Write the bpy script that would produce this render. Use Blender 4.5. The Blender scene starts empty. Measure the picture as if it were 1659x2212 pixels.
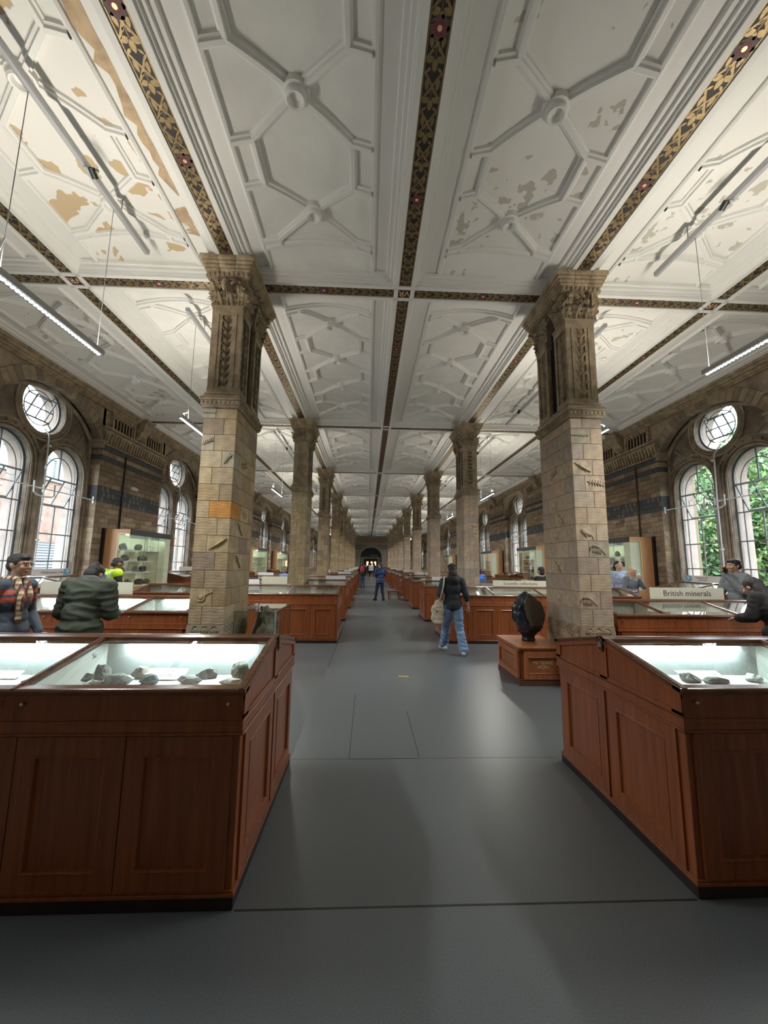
import bpy, bmesh, math, random
import numpy as np
from mathutils import Vector, Matrix, noise as mnoise
PI = math.pi
random.seed(7)
SC = bpy.context.scene
COL = SC.collection

# ------------------------------------------------------------------ camera
FPX, CXP, CYP = 831.0, 829.5, 1106.0
VPX, VPY, ROLL, EYE = 794.3, 1217.6, 0.012, 1.68
_p1 = Vector((VPX-CXP, VPY-CYP, FPX)); _p2 = _p1+Vector((1000, 1000*ROLL, 0))
_Y = _p1.normalized(); _Z = _p1.cross(_p2).normalized()
if _Z.y > 0: _Z = -_Z
_X = _Y.cross(_Z)
if _X.x < 0: _X = -_X
R0 = Vector((_X[0], _Y[0], _Z[0])); R1 = -Vector((_X[1], _Y[1], _Z[1])); R2 = -Vector((_X[2], _Y[2], _Z[2]))
cam = bpy.data.cameras.new('camera'); camo = bpy.data.objects.new('camera', cam); COL.objects.link(camo)
camo.matrix_world = Matrix(((R0.x, R1.x, R2.x, 0), (R0.y, R1.y, R2.y, 0), (R0.z, R1.z, R2.z, EYE), (0, 0, 0, 1)))
cam.sensor_fit = 'HORIZONTAL'; cam.sensor_width = 36; cam.lens = FPX/1659*36; cam.clip_end = 300; cam.clip_start = .05
SC.camera = camo

# ------------------------------------------------------------------ world, exposure
W = bpy.data.worlds.new('sky'); SC.world = W; W.use_nodes = True
nt = W.node_tree; bg = nt.nodes['Background']
tc = nt.nodes.new('ShaderNodeTexCoord'); nz = nt.nodes.new('ShaderNodeTexNoise'); nz.inputs['Scale'].default_value = 1.5; nz.inputs['Detail'].default_value = 4
cr = nt.nodes.new('ShaderNodeValToRGB')
cr.color_ramp.elements[0].color = (.70, .84, 1, 1); cr.color_ramp.elements[1].color = (.93, .97, 1, 1)
nt.links.new(tc.outputs['Generated'], nz.inputs['Vector']); nt.links.new(nz.outputs['Fac'], cr.inputs['Fac']); nt.links.new(cr.outputs['Color'], bg.inputs['Color'])
bg.inputs['Strength'].default_value = 10.5
SC.view_settings.view_transform = 'Standard'; SC.view_settings.look = 'None'; SC.view_settings.gamma = 1
SC.view_settings.use_curve_mapping = False; SC.view_settings.exposure = 0.6
SC.cycles.max_bounces = 6; SC.cycles.diffuse_bounces = 4; SC.cycles.glossy_bounces = 3; SC.cycles.transparent_max_bounces = 16
SC.cycles.transmission_bounces = 4; SC.cycles.sample_clamp_indirect = 6; SC.cycles.caustics_reflective = False; SC.cycles.caustics_refractive = False

# ------------------------------------------------------------------ layout constants (metres)
XC, HC, L, D1, WB = 0.52, 6.09, 6.33, 5.77, 2.625
WALL, GLASS = 7.85, 8.25
NB = 9
YEND = D1+NB*L-.05
YBACK = -1.1
UPL, DNL = 29, 70

# ------------------------------------------------------------------ materials
MATS = {}
def nodes(m):
    m.use_nodes = True; t = m.node_tree; return t, t.nodes['Principled BSDF']
def mat(name, col, rough=.6, metal=0, n=None, bump=None, rand=None, spec=None, coat=0, emit=None, col2=None, wave=None, alpha=None):
    """n=(scale,amount,stretch) tone noise; bump=(scale,strength); rand=list of colours picked per object"""
    if name in MATS: return MATS[name]
    m = bpy.data.materials.new(name); t, b = nodes(m); N = t.nodes; K = t.links
    b.inputs['Roughness'].default_value = rough; b.inputs['Metallic'].default_value = metal
    if spec is not None: b.inputs['Specular IOR Level'].default_value = spec
    if coat: b.inputs['Coat Weight'].default_value = coat; b.inputs['Coat Roughness'].default_value = .15
    c = (*col, 1)
    src = None
    tcn = N.new('ShaderNodeTexCoord')
    if rand:
        oi = N.new('ShaderNodeObjectInfo'); r = N.new('ShaderNodeValToRGB'); r.color_ramp.interpolation = 'CONSTANT'
        k = len(rand); e = r.color_ramp.elements
        e[0].color = (*rand[0], 1); e[1].position = 1/k; e[1].color = (*rand[1], 1)
        for i in range(2, k):
            q = e.new(i/k); q.color = (*rand[i], 1)
        K.new(oi.outputs['Random'], r.inputs['Fac']); src = r.outputs['Color']
    if n:
        mp = N.new('ShaderNodeMapping'); K.new(tcn.outputs['Object'], mp.inputs['Vector'])
        st = n[2] if len(n) > 2 else (1, 1, 1); mp.inputs['Scale'].default_value = st
        tx = N.new('ShaderNodeTexNoise'); tx.inputs['Scale'].default_value = n[0]; tx.inputs['Detail'].default_value = 5; tx.inputs['Roughness'].default_value = .6
        K.new(mp.outputs['Vector'], tx.inputs['Vector'])
        mr = N.new('ShaderNodeMapRange'); mr.inputs['From Min'].default_value = .3; mr.inputs['From Max'].default_value = .7
        mr.inputs['To Min'].default_value = 0; mr.inputs['To Max'].default_value = 1
        K.new(tx.outputs['Fac'], mr.inputs['Value'])
        mx = N.new('ShaderNodeMix'); mx.data_type = 'RGBA'
        K.new(mr.outputs['Result'], mx.inputs['Factor'])
        if src is None:
            mx.inputs['A'].default_value = (*[v*(1-n[1]) for v in col], 1)
            mx.inputs['B'].default_value = (*(col2 if col2 else [min(1, v*(1+n[1])) for v in col]), 1)
            src = mx.outputs['Result']
        else:
            mx.blend_type = 'MULTIPLY'
            mr.inputs['To Min'].default_value = 0
            mx.inputs['B'].default_value = (1-n[1], 1-n[1], 1-n[1], 1)
            K.new(src, mx.inputs['A']); src = mx.outputs['Result']
    if src is None: b.inputs['Base Color'].default_value = c
    else: K.new(src, b.inputs['Base Color'])
    if bump:
        tb = N.new('ShaderNodeTexNoise'); tb.inputs['Scale'].default_value = bump[0]; tb.inputs['Detail'].default_value = 4
        K.new(tcn.outputs['Object'], tb.inputs['Vector']); bp = N.new('ShaderNodeBump'); bp.inputs['Strength'].default_value = bump[1]; bp.inputs['Distance'].default_value = .02
        K.new(tb.outputs['Fac'], bp.inputs['Height']); K.new(bp.outputs['Normal'], b.inputs['Normal'])
    if wave:
        tb = N.new('ShaderNodeTexWave'); tb.bands_direction = 'Z'; tb.inputs['Scale'].default_value = wave[0]; tb.inputs['Distortion'].default_value = 6; tb.inputs['Detail'].default_value = 3; tb.inputs['Detail Scale'].default_value = 1.5
        K.new(tcn.outputs['Object'], tb.inputs['Vector']); bp = N.new('ShaderNodeBump'); bp.inputs['Strength'].default_value = wave[1]; bp.inputs['Distance'].default_value = .01
        K.new(tb.outputs['Fac'], bp.inputs['Height']); K.new(bp.outputs['Normal'], b.inputs['Normal'])
    if emit: b.inputs['Emission Color'].default_value = (*emit[0], 1); b.inputs['Emission Strength'].default_value = emit[1]
    MATS[name] = m; return m
def glassmat(name, tint=(.92, .98, .96), fac=1.0, base=.06):
    m = bpy.data.materials.new(name); m.use_nodes = True; t = m.node_tree; N = t.nodes; N.clear(); K = t.links
    o = N.new('ShaderNodeOutputMaterial'); tr = N.new('ShaderNodeBsdfTransparent'); tr.inputs['Color'].default_value = (*tint, 1)
    gl = N.new('ShaderNodeBsdfGlossy'); gl.inputs['Roughness'].default_value = .02; gl.inputs['Color'].default_value = (1, 1, 1, 1)
    fr = N.new('ShaderNodeFresnel'); ge = N.new('ShaderNodeNewGeometry'); mq = N.new('ShaderNodeMapRange'); mq.inputs['To Min'].default_value = 1.5; mq.inputs['To Max'].default_value = 1/1.5; K.new(ge.outputs['Backfacing'], mq.inputs['Value']); K.new(mq.outputs['Result'], fr.inputs['IOR'])
    mm = N.new('ShaderNodeMath'); mm.operation = 'MULTIPLY'; mm.inputs[1].default_value = fac; mm.use_clamp = True
    mx = N.new('ShaderNodeMixShader'); K.new(fr.outputs['Fac'], mm.inputs[0]); K.new(mm.outputs[0], mx.inputs['Fac'])
    K.new(tr.outputs[0], mx.inputs[1]); K.new(gl.outputs[0], mx.inputs[2]); K.new(mx.outputs[0], o.inputs['Surface'])
    MATS[name] = m; return m

M_white = mat('ceiling_paint', (.80, .80, .77), .7, n=(3, .05), bump=(30, .04))
M_rib = mat('moulding_paint', (.80, .80, .78), .6)
M_band = mat('band_ground', (.022, .017, .018), .6)
M_gold = mat('band_gilding', (.26, .185, .085), .42, metal=.45, n=(20, .25))
M_goldv = mat('bright_gilding', (.75, .62, .33), .4, metal=.3)
M_rose = mat('rose_petal', (.10, .065, .06), .6)
M_rose2 = mat('rose_inner', (.17, .02, .03), .6)
M_red = mat('monogram_ground', (.07, .008, .012), .6)
TAN = [(.42, .31, .17), (.48, .37, .22), (.40, .31, .19), (.50, .40, .25), (.36, .28, .17), (.44, .35, .22), (.44, .33, .18), (.50, .41, .27), (.34, .26, .19)]
PINK = [(.50, .40, .29), (.55, .44, .31), (.47, .37, .28), (.57, .47, .34), (.43, .35, .28), (.51, .42, .32), (.54, .41, .29), (.45, .38, .31)]
M_stL = mat('yellow_sandstone', TAN[0], .85, n=(9, .35), rand=TAN, wave=(8, .22))
M_stR = mat('buff_sandstone', PINK[0], .85, n=(9, .30), rand=PINK, wave=(8, .14))
M_stO = mat('orange_stone', (.50, .24, .06), .85, n=(9, .2), wave=(8, .22))
M_stG = mat('grey_stone', (.37, .33, .245), .85, n=(9, .2), bump=(30, .3))
M_stLc = mat('carved_yellow_stone', (.43, .34, .20), .85, n=(9, .3))
M_stRc = mat('carved_buff_stone', (.45, .36, .26), .85, n=(9, .3))
M_carv = mat('carved_terracotta', (.33, .26, .175), .85, n=(6, .45), bump=(40, .35))
M_carvR = mat('carved_terracotta_warm', (.40, .31, .21), .85, n=(6, .4), bump=(40, .35))
M_carvD = mat('dark_carved_stone', (.16, .125, .085), .9, n=(5, .5), bump=(40, .35))  # darker, mottled tone of the carved stone
M_mort = mat('mortar', (.20, .16, .11), .95)
BR = [(.33, .255, .17), (.40, .315, .21), (.28, .215, .15), (.45, .36, .245), (.24, .185, .13), (.36, .27, .18), (.31, .21, .14)]
M_brick = mat('wall_brick', BR[0], .85, n=(12, .35), rand=BR)
M_wstone = mat('window_stone', (.29, .235, .175), .85, n=(3, .45), bump=(25, .3))
M_wdark = mat('window_spandrel_stone', (.17, .135, .10), .9, n=(2.5, .5), bump=(20, .3))
M_slate = mat('blue_grey_brick', (.075, .082, .09), .8, n=(14, .25))
M_pale = mat('pale_inlay', (.17, .165, .15), .8)
M_recess_shade = mat('painted_recess_shade', (.012, .01, .009), .9)  # near-black colour that paints in the shade of recesses
M_wood = mat('mahogany', (.25, .075, .025), .28, n=(5, .30, (6, 6, .35)), spec=.5)
M_woodL = mat('polished_mahogany', (.33, .115, .04), .28, n=(5, .25, (6, 6, .35)), spec=.5)
M_woodD = mat('dark_plinth', (.018, .012, .01), .5)
M_rim = mat('case_rim_wood', (.12, .05, .025), .22, n=(6, .3, (1, 6, 6)))
M_vrim = mat('case_end_edge', (.015, .012, .01), .4)
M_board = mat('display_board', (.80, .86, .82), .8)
M_board_dim = mat('display_board_dimmed', (.42, .42, .37), .8, n=(4, .15))  # darker board colour stands in for the dimness of unlit cases
M_brass = mat('brass', (.75, .6, .35), .3, metal=1)
M_black = mat('black_metal', (.01, .01, .01), .4)
M_wmet = mat('white_painted_steel', (.78, .80, .80), .4)
M_steel = mat('window_steel', (.22, .24, .25), .5)
M_gmet = mat('grey_aluminium', (.45, .46, .48), .4, metal=.3)
M_paper = mat('label_card', (.72, .73, .66), .7)
M_sign = mat('sign_board', (.62, .61, .49), .7)
M_signw = mat('white_sign_board', (.80, .82, .84), .6)
M_ink = mat('ink', (.03, .03, .03), .7)
M_glass = glassmat('window_glass', (.97, .99, .99), .8)
M_cglass = glassmat('case_glass', (.94, .98, .96), 1.6)
M_bglass = glassmat('box_glass', (.80, .88, .86), 1.3)
M_lamp = mat('lamp_diffuser', (1, 1, 1), .5, emit=((1, 1, 1), 9))
M_tube = mat('case_tube', (1, 1, 1), .5, emit=((.76, .94, 1), 150))
M_orange = mat('cherry_veneer', (.58, .30, .14), .4, n=(4, .15, (8, 8, .6)))
M_yellow = mat('maple_edge', (.72, .55, .27), .4)

# floor
def floor_mat():
    m = bpy.data.materials.new('rubber_floor'); t, b = nodes(m); N = t.nodes; K = t.links
    tcn = N.new('ShaderNodeTexCoord')
    s = N.new('ShaderNodeTexNoise'); s.inputs['Scale'].default_value = 170; s.inputs['Detail'].default_value = 2
    K.new(tcn.outputs['Object'], s.inputs['Vector'])
    mr = N.new('ShaderNodeMapRange'); mr.inputs['From Min'].default_value = .3; mr.inputs['From Max'].default_value = .72
    K.new(s.outputs['Fac'], mr.inputs['Value'])
    mx = N.new('ShaderNodeMix'); mx.data_type = 'RGBA'; mx.inputs['A'].default_value = (.084, .098, .106, 1); mx.inputs['B'].default_value = (.145, .165, .176, 1)
    K.new(mr.outputs['Result'], mx.inputs['Factor']); K.new(mx.outputs['Result'], b.inputs['Base Color'])
    b.inputs['Roughness'].default_value = .36; b.inputs['Specular IOR Level'].default_value = .6
    return m
M_floor = floor_mat()
M_seam = mat('floor_seam', (.02, .022, .022), .6)

def peel_mat(name, colp, thr, sc):
    """white ceiling paint with flakes gone, showing plaster beneath"""
    m = bpy.data.materials.new(name); t, b = nodes(m); N = t.nodes; K = t.links
    tcn = N.new('ShaderNodeTexCoord'); a = N.new('ShaderNodeTexNoise'); a.inputs['Scale'].default_value = sc; a.inputs['Detail'].default_value = 3; a.inputs['Roughness'].default_value = .45
    g = N.new('ShaderNodeTexNoise'); g.inputs['Scale'].default_value = .8
    K.new(tcn.outputs['Object'], a.inputs['Vector']); K.new(tcn.outputs['Object'], g.inputs['Vector'])
    ad = N.new('ShaderNodeMath'); ad.operation = 'ADD'; K.new(a.outputs['Fac'], ad.inputs[0])
    mu = N.new('ShaderNodeMath'); mu.operation = 'MULTIPLY'; mu.inputs[1].default_value = .45; K.new(g.outputs['Fac'], mu.inputs[0]); K.new(mu.outputs[0], ad.inputs[1])
    r = N.new('ShaderNodeValToRGB'); r.color_ramp.elements[0].position = thr; r.color_ramp.elements[1].position = thr+.006
    r.color_ramp.elements[0].color = (.80, .79, .76, 1); r.color_ramp.elements[1].color = (*colp, 1)
    K.new(ad.outputs[0], r.inputs['Fac']); K.new(r.outputs['Color'], b.inputs['Base Color']); b.inputs['Roughness'].default_value = .75
    bp = N.new('ShaderNodeBump'); bp.invert = True; bp.inputs['Strength'].default_value = .5; bp.inputs['Distance'].default_value = .01
    K.new(r.outputs['Alpha'], bp.inputs['Height'])
    rr = N.new('ShaderNodeMapRange'); rr.inputs['From Min'].default_value = thr-.01; rr.inputs['From Max'].default_value = thr+.01; K.new(ad.outputs[0], rr.inputs['Value'])
    K.new(rr.outputs['Result'], bp.inputs['Height']); K.new(bp.outputs['Normal'], b.inputs['Normal'])
    return m
M_peelT = peel_mat('peeling_paint_over_tan_plaster', (.56, .43, .27), .83, 3.2)
M_peelG = peel_mat('peeling_paint_over_grey_plaster', (.52, .50, .43), .875, 5.5)

# ------------------------------------------------------------------ mesh builder
class MB:
    def __init__(s): s.v = []; s.f = []; s.m = []
    def add(s, vs, fs, m=0):
        o = len(s.v); s.v += [tuple(p) for p in vs]; s.f += [tuple(i+o for i in f) for f in fs]; s.m += [m]*len(fs); return s
    def box(s, x0, y0, z0, x1, y1, z1, m=0):
        return s.add([(x0, y0, z0), (x1, y0, z0), (x1, y1, z0), (x0, y1, z0), (x0, y0, z1), (x1, y0, z1), (x1, y1, z1), (x0, y1, z1)],
                     [(0, 3, 2, 1), (4, 5, 6, 7), (0, 1, 5, 4), (1, 2, 6, 5), (2, 3, 7, 6), (3, 0, 4, 7)], m)
    def frus(s, x0, y0, z0, x1, y1, a0, b0, z1, a1, b1, m=0):
        return s.add([(x0, y0, z0), (x1, y0, z0), (x1, y1, z0), (x0, y1, z0), (a0, b0, z1), (a1, b0, z1), (a1, b1, z1), (a0, b1, z1)],
                     [(0, 3, 2, 1), (4, 5, 6, 7), (0, 1, 5, 4), (1, 2, 6, 5), (2, 3, 7, 6), (3, 0, 4, 7)], m)
    def prism(s, pts, ax, a, b, m=0):
        """pts: 2D polygon in the two other axes; extruded along axis ax from a to b"""
        n = len(pts)
        def P(p, t):
            return (t, p[0], p[1]) if ax == 0 else ((p[0], t, p[1]) if ax == 1 else (p[0], p[1], t))
        return s.add([P(p, a) for p in pts]+[P(p, b) for p in pts],
                     [tuple(range(n))[::-1], tuple(range(n, 2*n))]+[(i, (i+1) % n, n+(i+1) % n, n+i) for i in range(n)], m)
    def tube(s, pts, r, n=8, m=0, closed=False, caps=True, rr=None):
        pts = [Vector(p) for p in pts]; k = len(pts); vs = []; up = None
        for i, p in enumerate(pts):
            if closed: d = pts[(i+1) % k]-pts[i-1]
            else: d = pts[min(i+1, k-1)]-pts[max(i-1, 0)]
            d = d.normalized() if d.length > 1e-9 else Vector((0, 0, 1))
            if up is None:
                up = Vector((0, 0, 1)) if abs(d.z) < .9 else Vector((1, 0, 0))
            a = d.cross(up).normalized(); b2 = a.cross(d).normalized(); up = b2
            q = r if not rr else rr[i]
            for j in range(n):
                t = 2*PI*(j+.5)/n; vs.append(p+a*(q*math.cos(t))+b2*(q*math.sin(t)))
        fs = []
        for i in range(k if closed else k-1):
            i2 = (i+1) % k
            for j in range(n): fs.append((i*n+j, i*n+(j+1) % n, i2*n+(j+1) % n, i2*n+j))
        if caps and not closed: fs += [tuple(range(n))[::-1], tuple(range((k-1)*n, k*n))]
        return s.add(vs, fs, m)
    def lathe(s, prof, n=16, c=(0, 0, 0), m=0, ax=2, a0=0, a1=2*PI):
        vs = []; full = abs(a1-a0-2*PI) < 1e-6; k = n if full else n+1
        for r, z in prof:
            for j in range(k):
                t = a0+(a1-a0)*j/n; x, y = r*math.cos(t), r*math.sin(t)
                q = (x, y, z) if ax == 2 else ((z, x, y) if ax == 0 else (x, z, y))
                vs.append((q[0]+c[0], q[1]+c[1], q[2]+c[2]))
        fs = []
        for i in range(len(prof)-1):
            for j in range(n): j2 = (j+1) % k; fs.append((i*k+j, i*k+j2, (i+1)*k+j2, (i+1)*k+j))
        return s.add(vs, fs, m)
    def ball(s, c, r, n=12, k=8, m=0, rot=None):
        if not hasattr(r, '__len__'): r = (r, r, r)
        vs = []; c = Vector(c)
        for i in range(k+1):
            ph = PI*i/k
            for j in range(n):
                t = 2*PI*j/n; p = Vector((r[0]*math.sin(ph)*math.cos(t), r[1]*math.sin(ph)*math.sin(t), r[2]*math.cos(ph)))
                if rot: p = rot @ p
                vs.append(c+p)
        return s.add(vs, [(i*n+j, (i+1)*n+j, (i+1)*n+(j+1) % n, i*n+(j+1) % n) for i in range(k) for j in range(n)], m)
    def ribbon(s, prof, path, m=0):
        """prof: list of (offset, height); path: list of (point, normal2d)"""
        k = len(prof); vs = []
        for p, nn in path:
            for o, h in prof: vs.append((p[0]+nn[0]*o, p[1]+nn[1]*o, p[2]+h))
        return s.add(vs, [(i*k+j, i*k+j+1, (i+1)*k+j+1, (i+1)*k+j) for i in range(len(path)-1) for j in range(k-1)], m)
    def join(s, o, f=lambda p: p, m=None):
        k = len(s.v); s.v += [tuple(f(p)) for p in o.v]; s.f += [tuple(i+k for i in q) for q in o.f]
        s.m += o.m if m is None else [m]*len(o.f); return s
    def mesh(s, name, mats, smooth=False, bevel=0, fix=True, ang=None):
        me = bpy.data.meshes.new(name); me.from_pydata(s.v, [], s.f)
        if not isinstance(mats, (list, tuple)): mats = [mats]
        for q in mats: me.materials.append(q)
        if any(s.m): me.polygons.foreach_set('material_index', s.m)
        if fix or bevel:
            bm = bmesh.new(); bm.from_mesh(me)
            bmesh.ops.remove_doubles(bm, verts=bm.verts, dist=1e-5)
            bmesh.ops.recalc_face_normals(bm, faces=bm.faces)
            if bevel:
                es = [e for e in bm.edges if len(e.link_faces) == 2 and e.calc_face_angle(0) > .5]
                bmesh.ops.bevel(bm, geom=es, offset=bevel, segments=1, affect='EDGES', clamp_overlap=True)
            bm.to_mesh(me); bm.free()
        if smooth: me.polygons.foreach_set('use_smooth', [True]*len(me.polygons))
        if ang: me.set_sharp_from_angle(angle=ang)
        me.update(); return me

def ob(name, me, parent=None, loc=(0, 0, 0), rot=(0, 0, 0), sc=None, kind=None):
    o = bpy.data.objects.new(name, me); COL.objects.link(o); o.location = loc
    o.rotation_euler = rot if hasattr(rot, '__len__') else (0, 0, rot)
    if sc: o.scale = sc
    if parent: o.parent = parent
    if kind: o['kind'] = kind
    return o
def thing(name, label, cat, loc=(0, 0, 0), rot=0, group=None, me=None, parts=None):
    o = ob(name, me, None, loc, rot); o['label'] = label; o['category'] = cat
    if group: o['group'] = group
    return o
def setd(o, me):
    n = bpy.data.objects.new(o.name, me); COL.objects.link(n); n.location = o.location; n.rotation_euler = o.rotation_euler; n.parent = o.parent
    for k in o.keys(): n[k] = o[k]
    for c in list(o.children): c.parent = n
    nm = o.name; bpy.data.objects.remove(o); n.name = nm; return n
def struct(name, me=None, loc=(0, 0, 0)):
    return ob(name, me, None, loc, 0, None, 'structure')
def text_mesh(txt, size, m, depth=.001, align='CENTER'):
    c = bpy.data.curves.new('lettering', 'FONT'); c.body = txt; c.size = size; c.extrude = depth; c.align_x = align; c.align_y = 'CENTER'; c.resolution_u = 3
    o = bpy.data.objects.new('lettering', c); COL.objects.link(o)
    dg = bpy.context.evaluated_depsgraph_get(); me = bpy.data.meshes.new_from_object(o.evaluated_get(dg)); bpy.data.objects.remove(o)
    me.materials.clear(); me.materials.append(m); return me
ORD = ['first', 'second', 'third', 'fourth', 'fifth', 'sixth', 'seventh', 'eighth', 'ninth', 'tenth', 'eleventh', 'twelfth', 'thirteenth', 'fourteenth', 'fifteenth', 'sixteenth', 'seventeenth', 'eighteenth', 'nineteenth', 'twentieth']
# ================================================================== STRUCTURE
floor = struct('floor', MB().box(XC-9.2, YBACK-.5, -.2, XC+9.2, YEND+12, 0).mesh('floor', M_floor))
for q in [(-.62, 2.135, 1.71, 2.147), (-9, 2.135, -5.1, 2.147), (-.135, 3.6, -.129, 5.3), (.478, 3.63, .484, 4.7), (-.135, 3.596, .484, 3.602), (-.62, 6.6, -.61, 12), (-.62, 3.6, 1.7, 3.604)]:
    ob('floor_seam', MB().box(q[0], q[1], 0, q[2], q[3], .0006).mesh('floor_seam', M_seam), floor)

# ------------------------------------------------------------------ ceiling
ceil = struct('ceiling', MB().box(XC-9, YBACK-.5, 6.45, XC+9, YEND+.5, 6.6).mesh('ceiling', M_white))
PROF = [(0, 6.09), (.10, 6.09), (.10, 6.072), (.165, 6.072), (.168, 6.095), (.19, 6.10), (.20, 6.13), (.24, 6.135), (.25, 6.165), (.30, 6.17), (.31, 6.215)]
PL = PROF+[(.50, 6.222), (.503, 6.195), (.53, 6.18), (.56, 6.19), (.566, 6.26)]
full = [(-o, h) for o, h in PL[::-1]]+PL[1:]
fullT = [(-o, h) for o, h in PROF[::-1]]+PROF[1:]
bml = MB().ribbon(full, [((0, YBACK, 0), (1, 0)), ((0, YEND+.3, 0), (1, 0))]).mesh('ceiling_beam', M_rib, fix=False)
for a in (-2, -1, 0, 1, 2): ob('ceiling_beam', bml, ceil, (XC+a*WB, 0, 0))
half = MB().ribbon(PL, [((0, YBACK, 0), (-1, 0)), ((0, YEND+.3, 0), (-1, 0))]).mesh('ceiling_edge', M_rib, fix=False)
ob('ceiling_beam', half, ceil, (XC+3*WB, 0, 0)); ob('ceiling_beam', half, ceil, (XC-3*WB, 0, 0), sc=(-1, 1, 1))
bmt = MB().ribbon(fullT, [((XC-3*WB, 0, 0), (0, 1)), ((XC+3*WB, 0, 0), (0, 1))]).mesh('cross_beam', M_rib, fix=False)
for k in range(-1, NB): ob('cross_beam', bmt, ceil, (0, D1+k*L, 0))
def zv(x): return 6.225+.115*(1-(x/.75)**2)
def vault():
    b = MB(); nx = 14; ys = [-2.87, -2.80, -2.66, -2.52, -2.46, -2.45, 2.45, 2.46, 2.52, 2.66, 2.80, 2.87]
    vs = []
    for y in ys:
        for i in range(nx+1):
            x = -.757+1.514*i/nx; z = zv(x); t = max(0, (abs(y)-2.45)/.42)
            zz = z-(z-6.20)*(1-math.cos(t*PI/2))**.9 if t > 0 else z
            vs.append((x, y, zz))
    n = nx+1
    b.add(vs, [(i*n+j, i*n+j+1, (i+1)*n+j+1, (i+1)*n+j) for i in range(len(ys)-1) for j in range(nx)])
    return b.mesh('coffer_panel', M_white, smooth=True, fix=False)
RP = [(-.055, .004), (-.05, -.034), (-.028, -.040), (-.020, -.066), (.020, -.066), (.028, -.040), (.05, -.034), (.055, .004)]
def ribseg(b, p, q, n=4, pr=RP):
    d = Vector((q[0]-p[0], q[1]-p[1])).normalized(); nn = (-d.y, d.x)
    b.ribbon(pr, [((p[0]+(q[0]-p[0])*i/n, p[1]+(q[1]-p[1])*i/n, zv(p[0]+(q[0]-p[0])*i/n)), nn) for i in range(n+1)])
def lattice():
    b = MB(); ys = [-1.965, -.655, .655, 1.965]
    for yb in ys:
        for sx in (-1, 1):
            for sy in (-1, 1):
                d = Vector((.54, .40)).normalized()*.10
                ribseg(b, (sx*d.x, yb+sy*d.y), (sx*.54, yb+sy*.40)); ribseg(b, (sx*.535, yb+sy*.40), (sx*.76, yb+sy*.40), 2)
    for i in range(3):
        for sx in (-1, 1): ribseg(b, (sx*.54, ys[i]+.40), (sx*.54, ys[i+1]-.40), 1)
    for sx in (-1, 1):
        for sy in (-1, 1): ribseg(b, (sx*.54, sy*2.365), (sx*.54, sy*2.46), 1)
    for sy in (-1, 1): ribseg(b, (-.757, sy*2.47), (.757, sy*2.47), 12)
    return b.mesh('rib_lattice', M_rib, fix=False)
me_v, me_l = vault(), lattice()
me_boss = MB().lathe([(0.001, -.075), (.05, -.085), (.068, -.13), (.088, -.138), (.104, -.12), (.108, -.075), (.132, -.07), (.138, .01)], 16).mesh('boss', M_rib, smooth=True, fix=False, ang=.6)
for k in range(-1, NB):
    yc = D1+(k+.5)*L
    for a in range(6):
        xc = XC+(a-2.5)*WB
        p = ob('coffer_panel', me_v, ceil, (xc, yc, 0))
        pm = None
        if (a, k) in ((1, -1), (1, -2), (0, -1)): pm = M_peelT
        elif (a, k) in ((3, -1), (4, -1), (4, 0), (5, -1), (0, 0)): pm = M_peelG
        if pm:
            p.material_slots[0].link = 'OBJECT'; p.material_slots[0].material = pm
        ob('rib_lattice', me_l, p)
        if k < 6:
            for yb in (-1.965, -.655, .655, 1.965): ob('boss', me_boss, p, (0, yb, zv(0)))
M_bare = mat('bare_tan_plaster', (.50, .37, .24), .85, n=(5, .3))
for x0, ya, yb, sd in ((XC-WB-.315, .9, 4.35, 3), (XC-WB-.315, 4.5, 4.95, 5)):
    r = random.Random(sd); n = 40; L1, L2 = [], []
    for i in range(n+1):
        y = ya+(yb-ya)*i/n; e = min(1, min(i, n-i)/4); L1.append((x0+.0-.02*r.random(), y, 6.2125)); L2.append((x0-.03-(.13+.03*r.random()-.09*(i/n > .55)*r.random())*e, y, 6.2135))
    ob('bare_plaster', MB().add(L1+L2, [(i, i+1, n+2+i, n+1+i) for i in range(n)]).mesh('bare_plaster', M_bare, fix=False), ceil)
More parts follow.
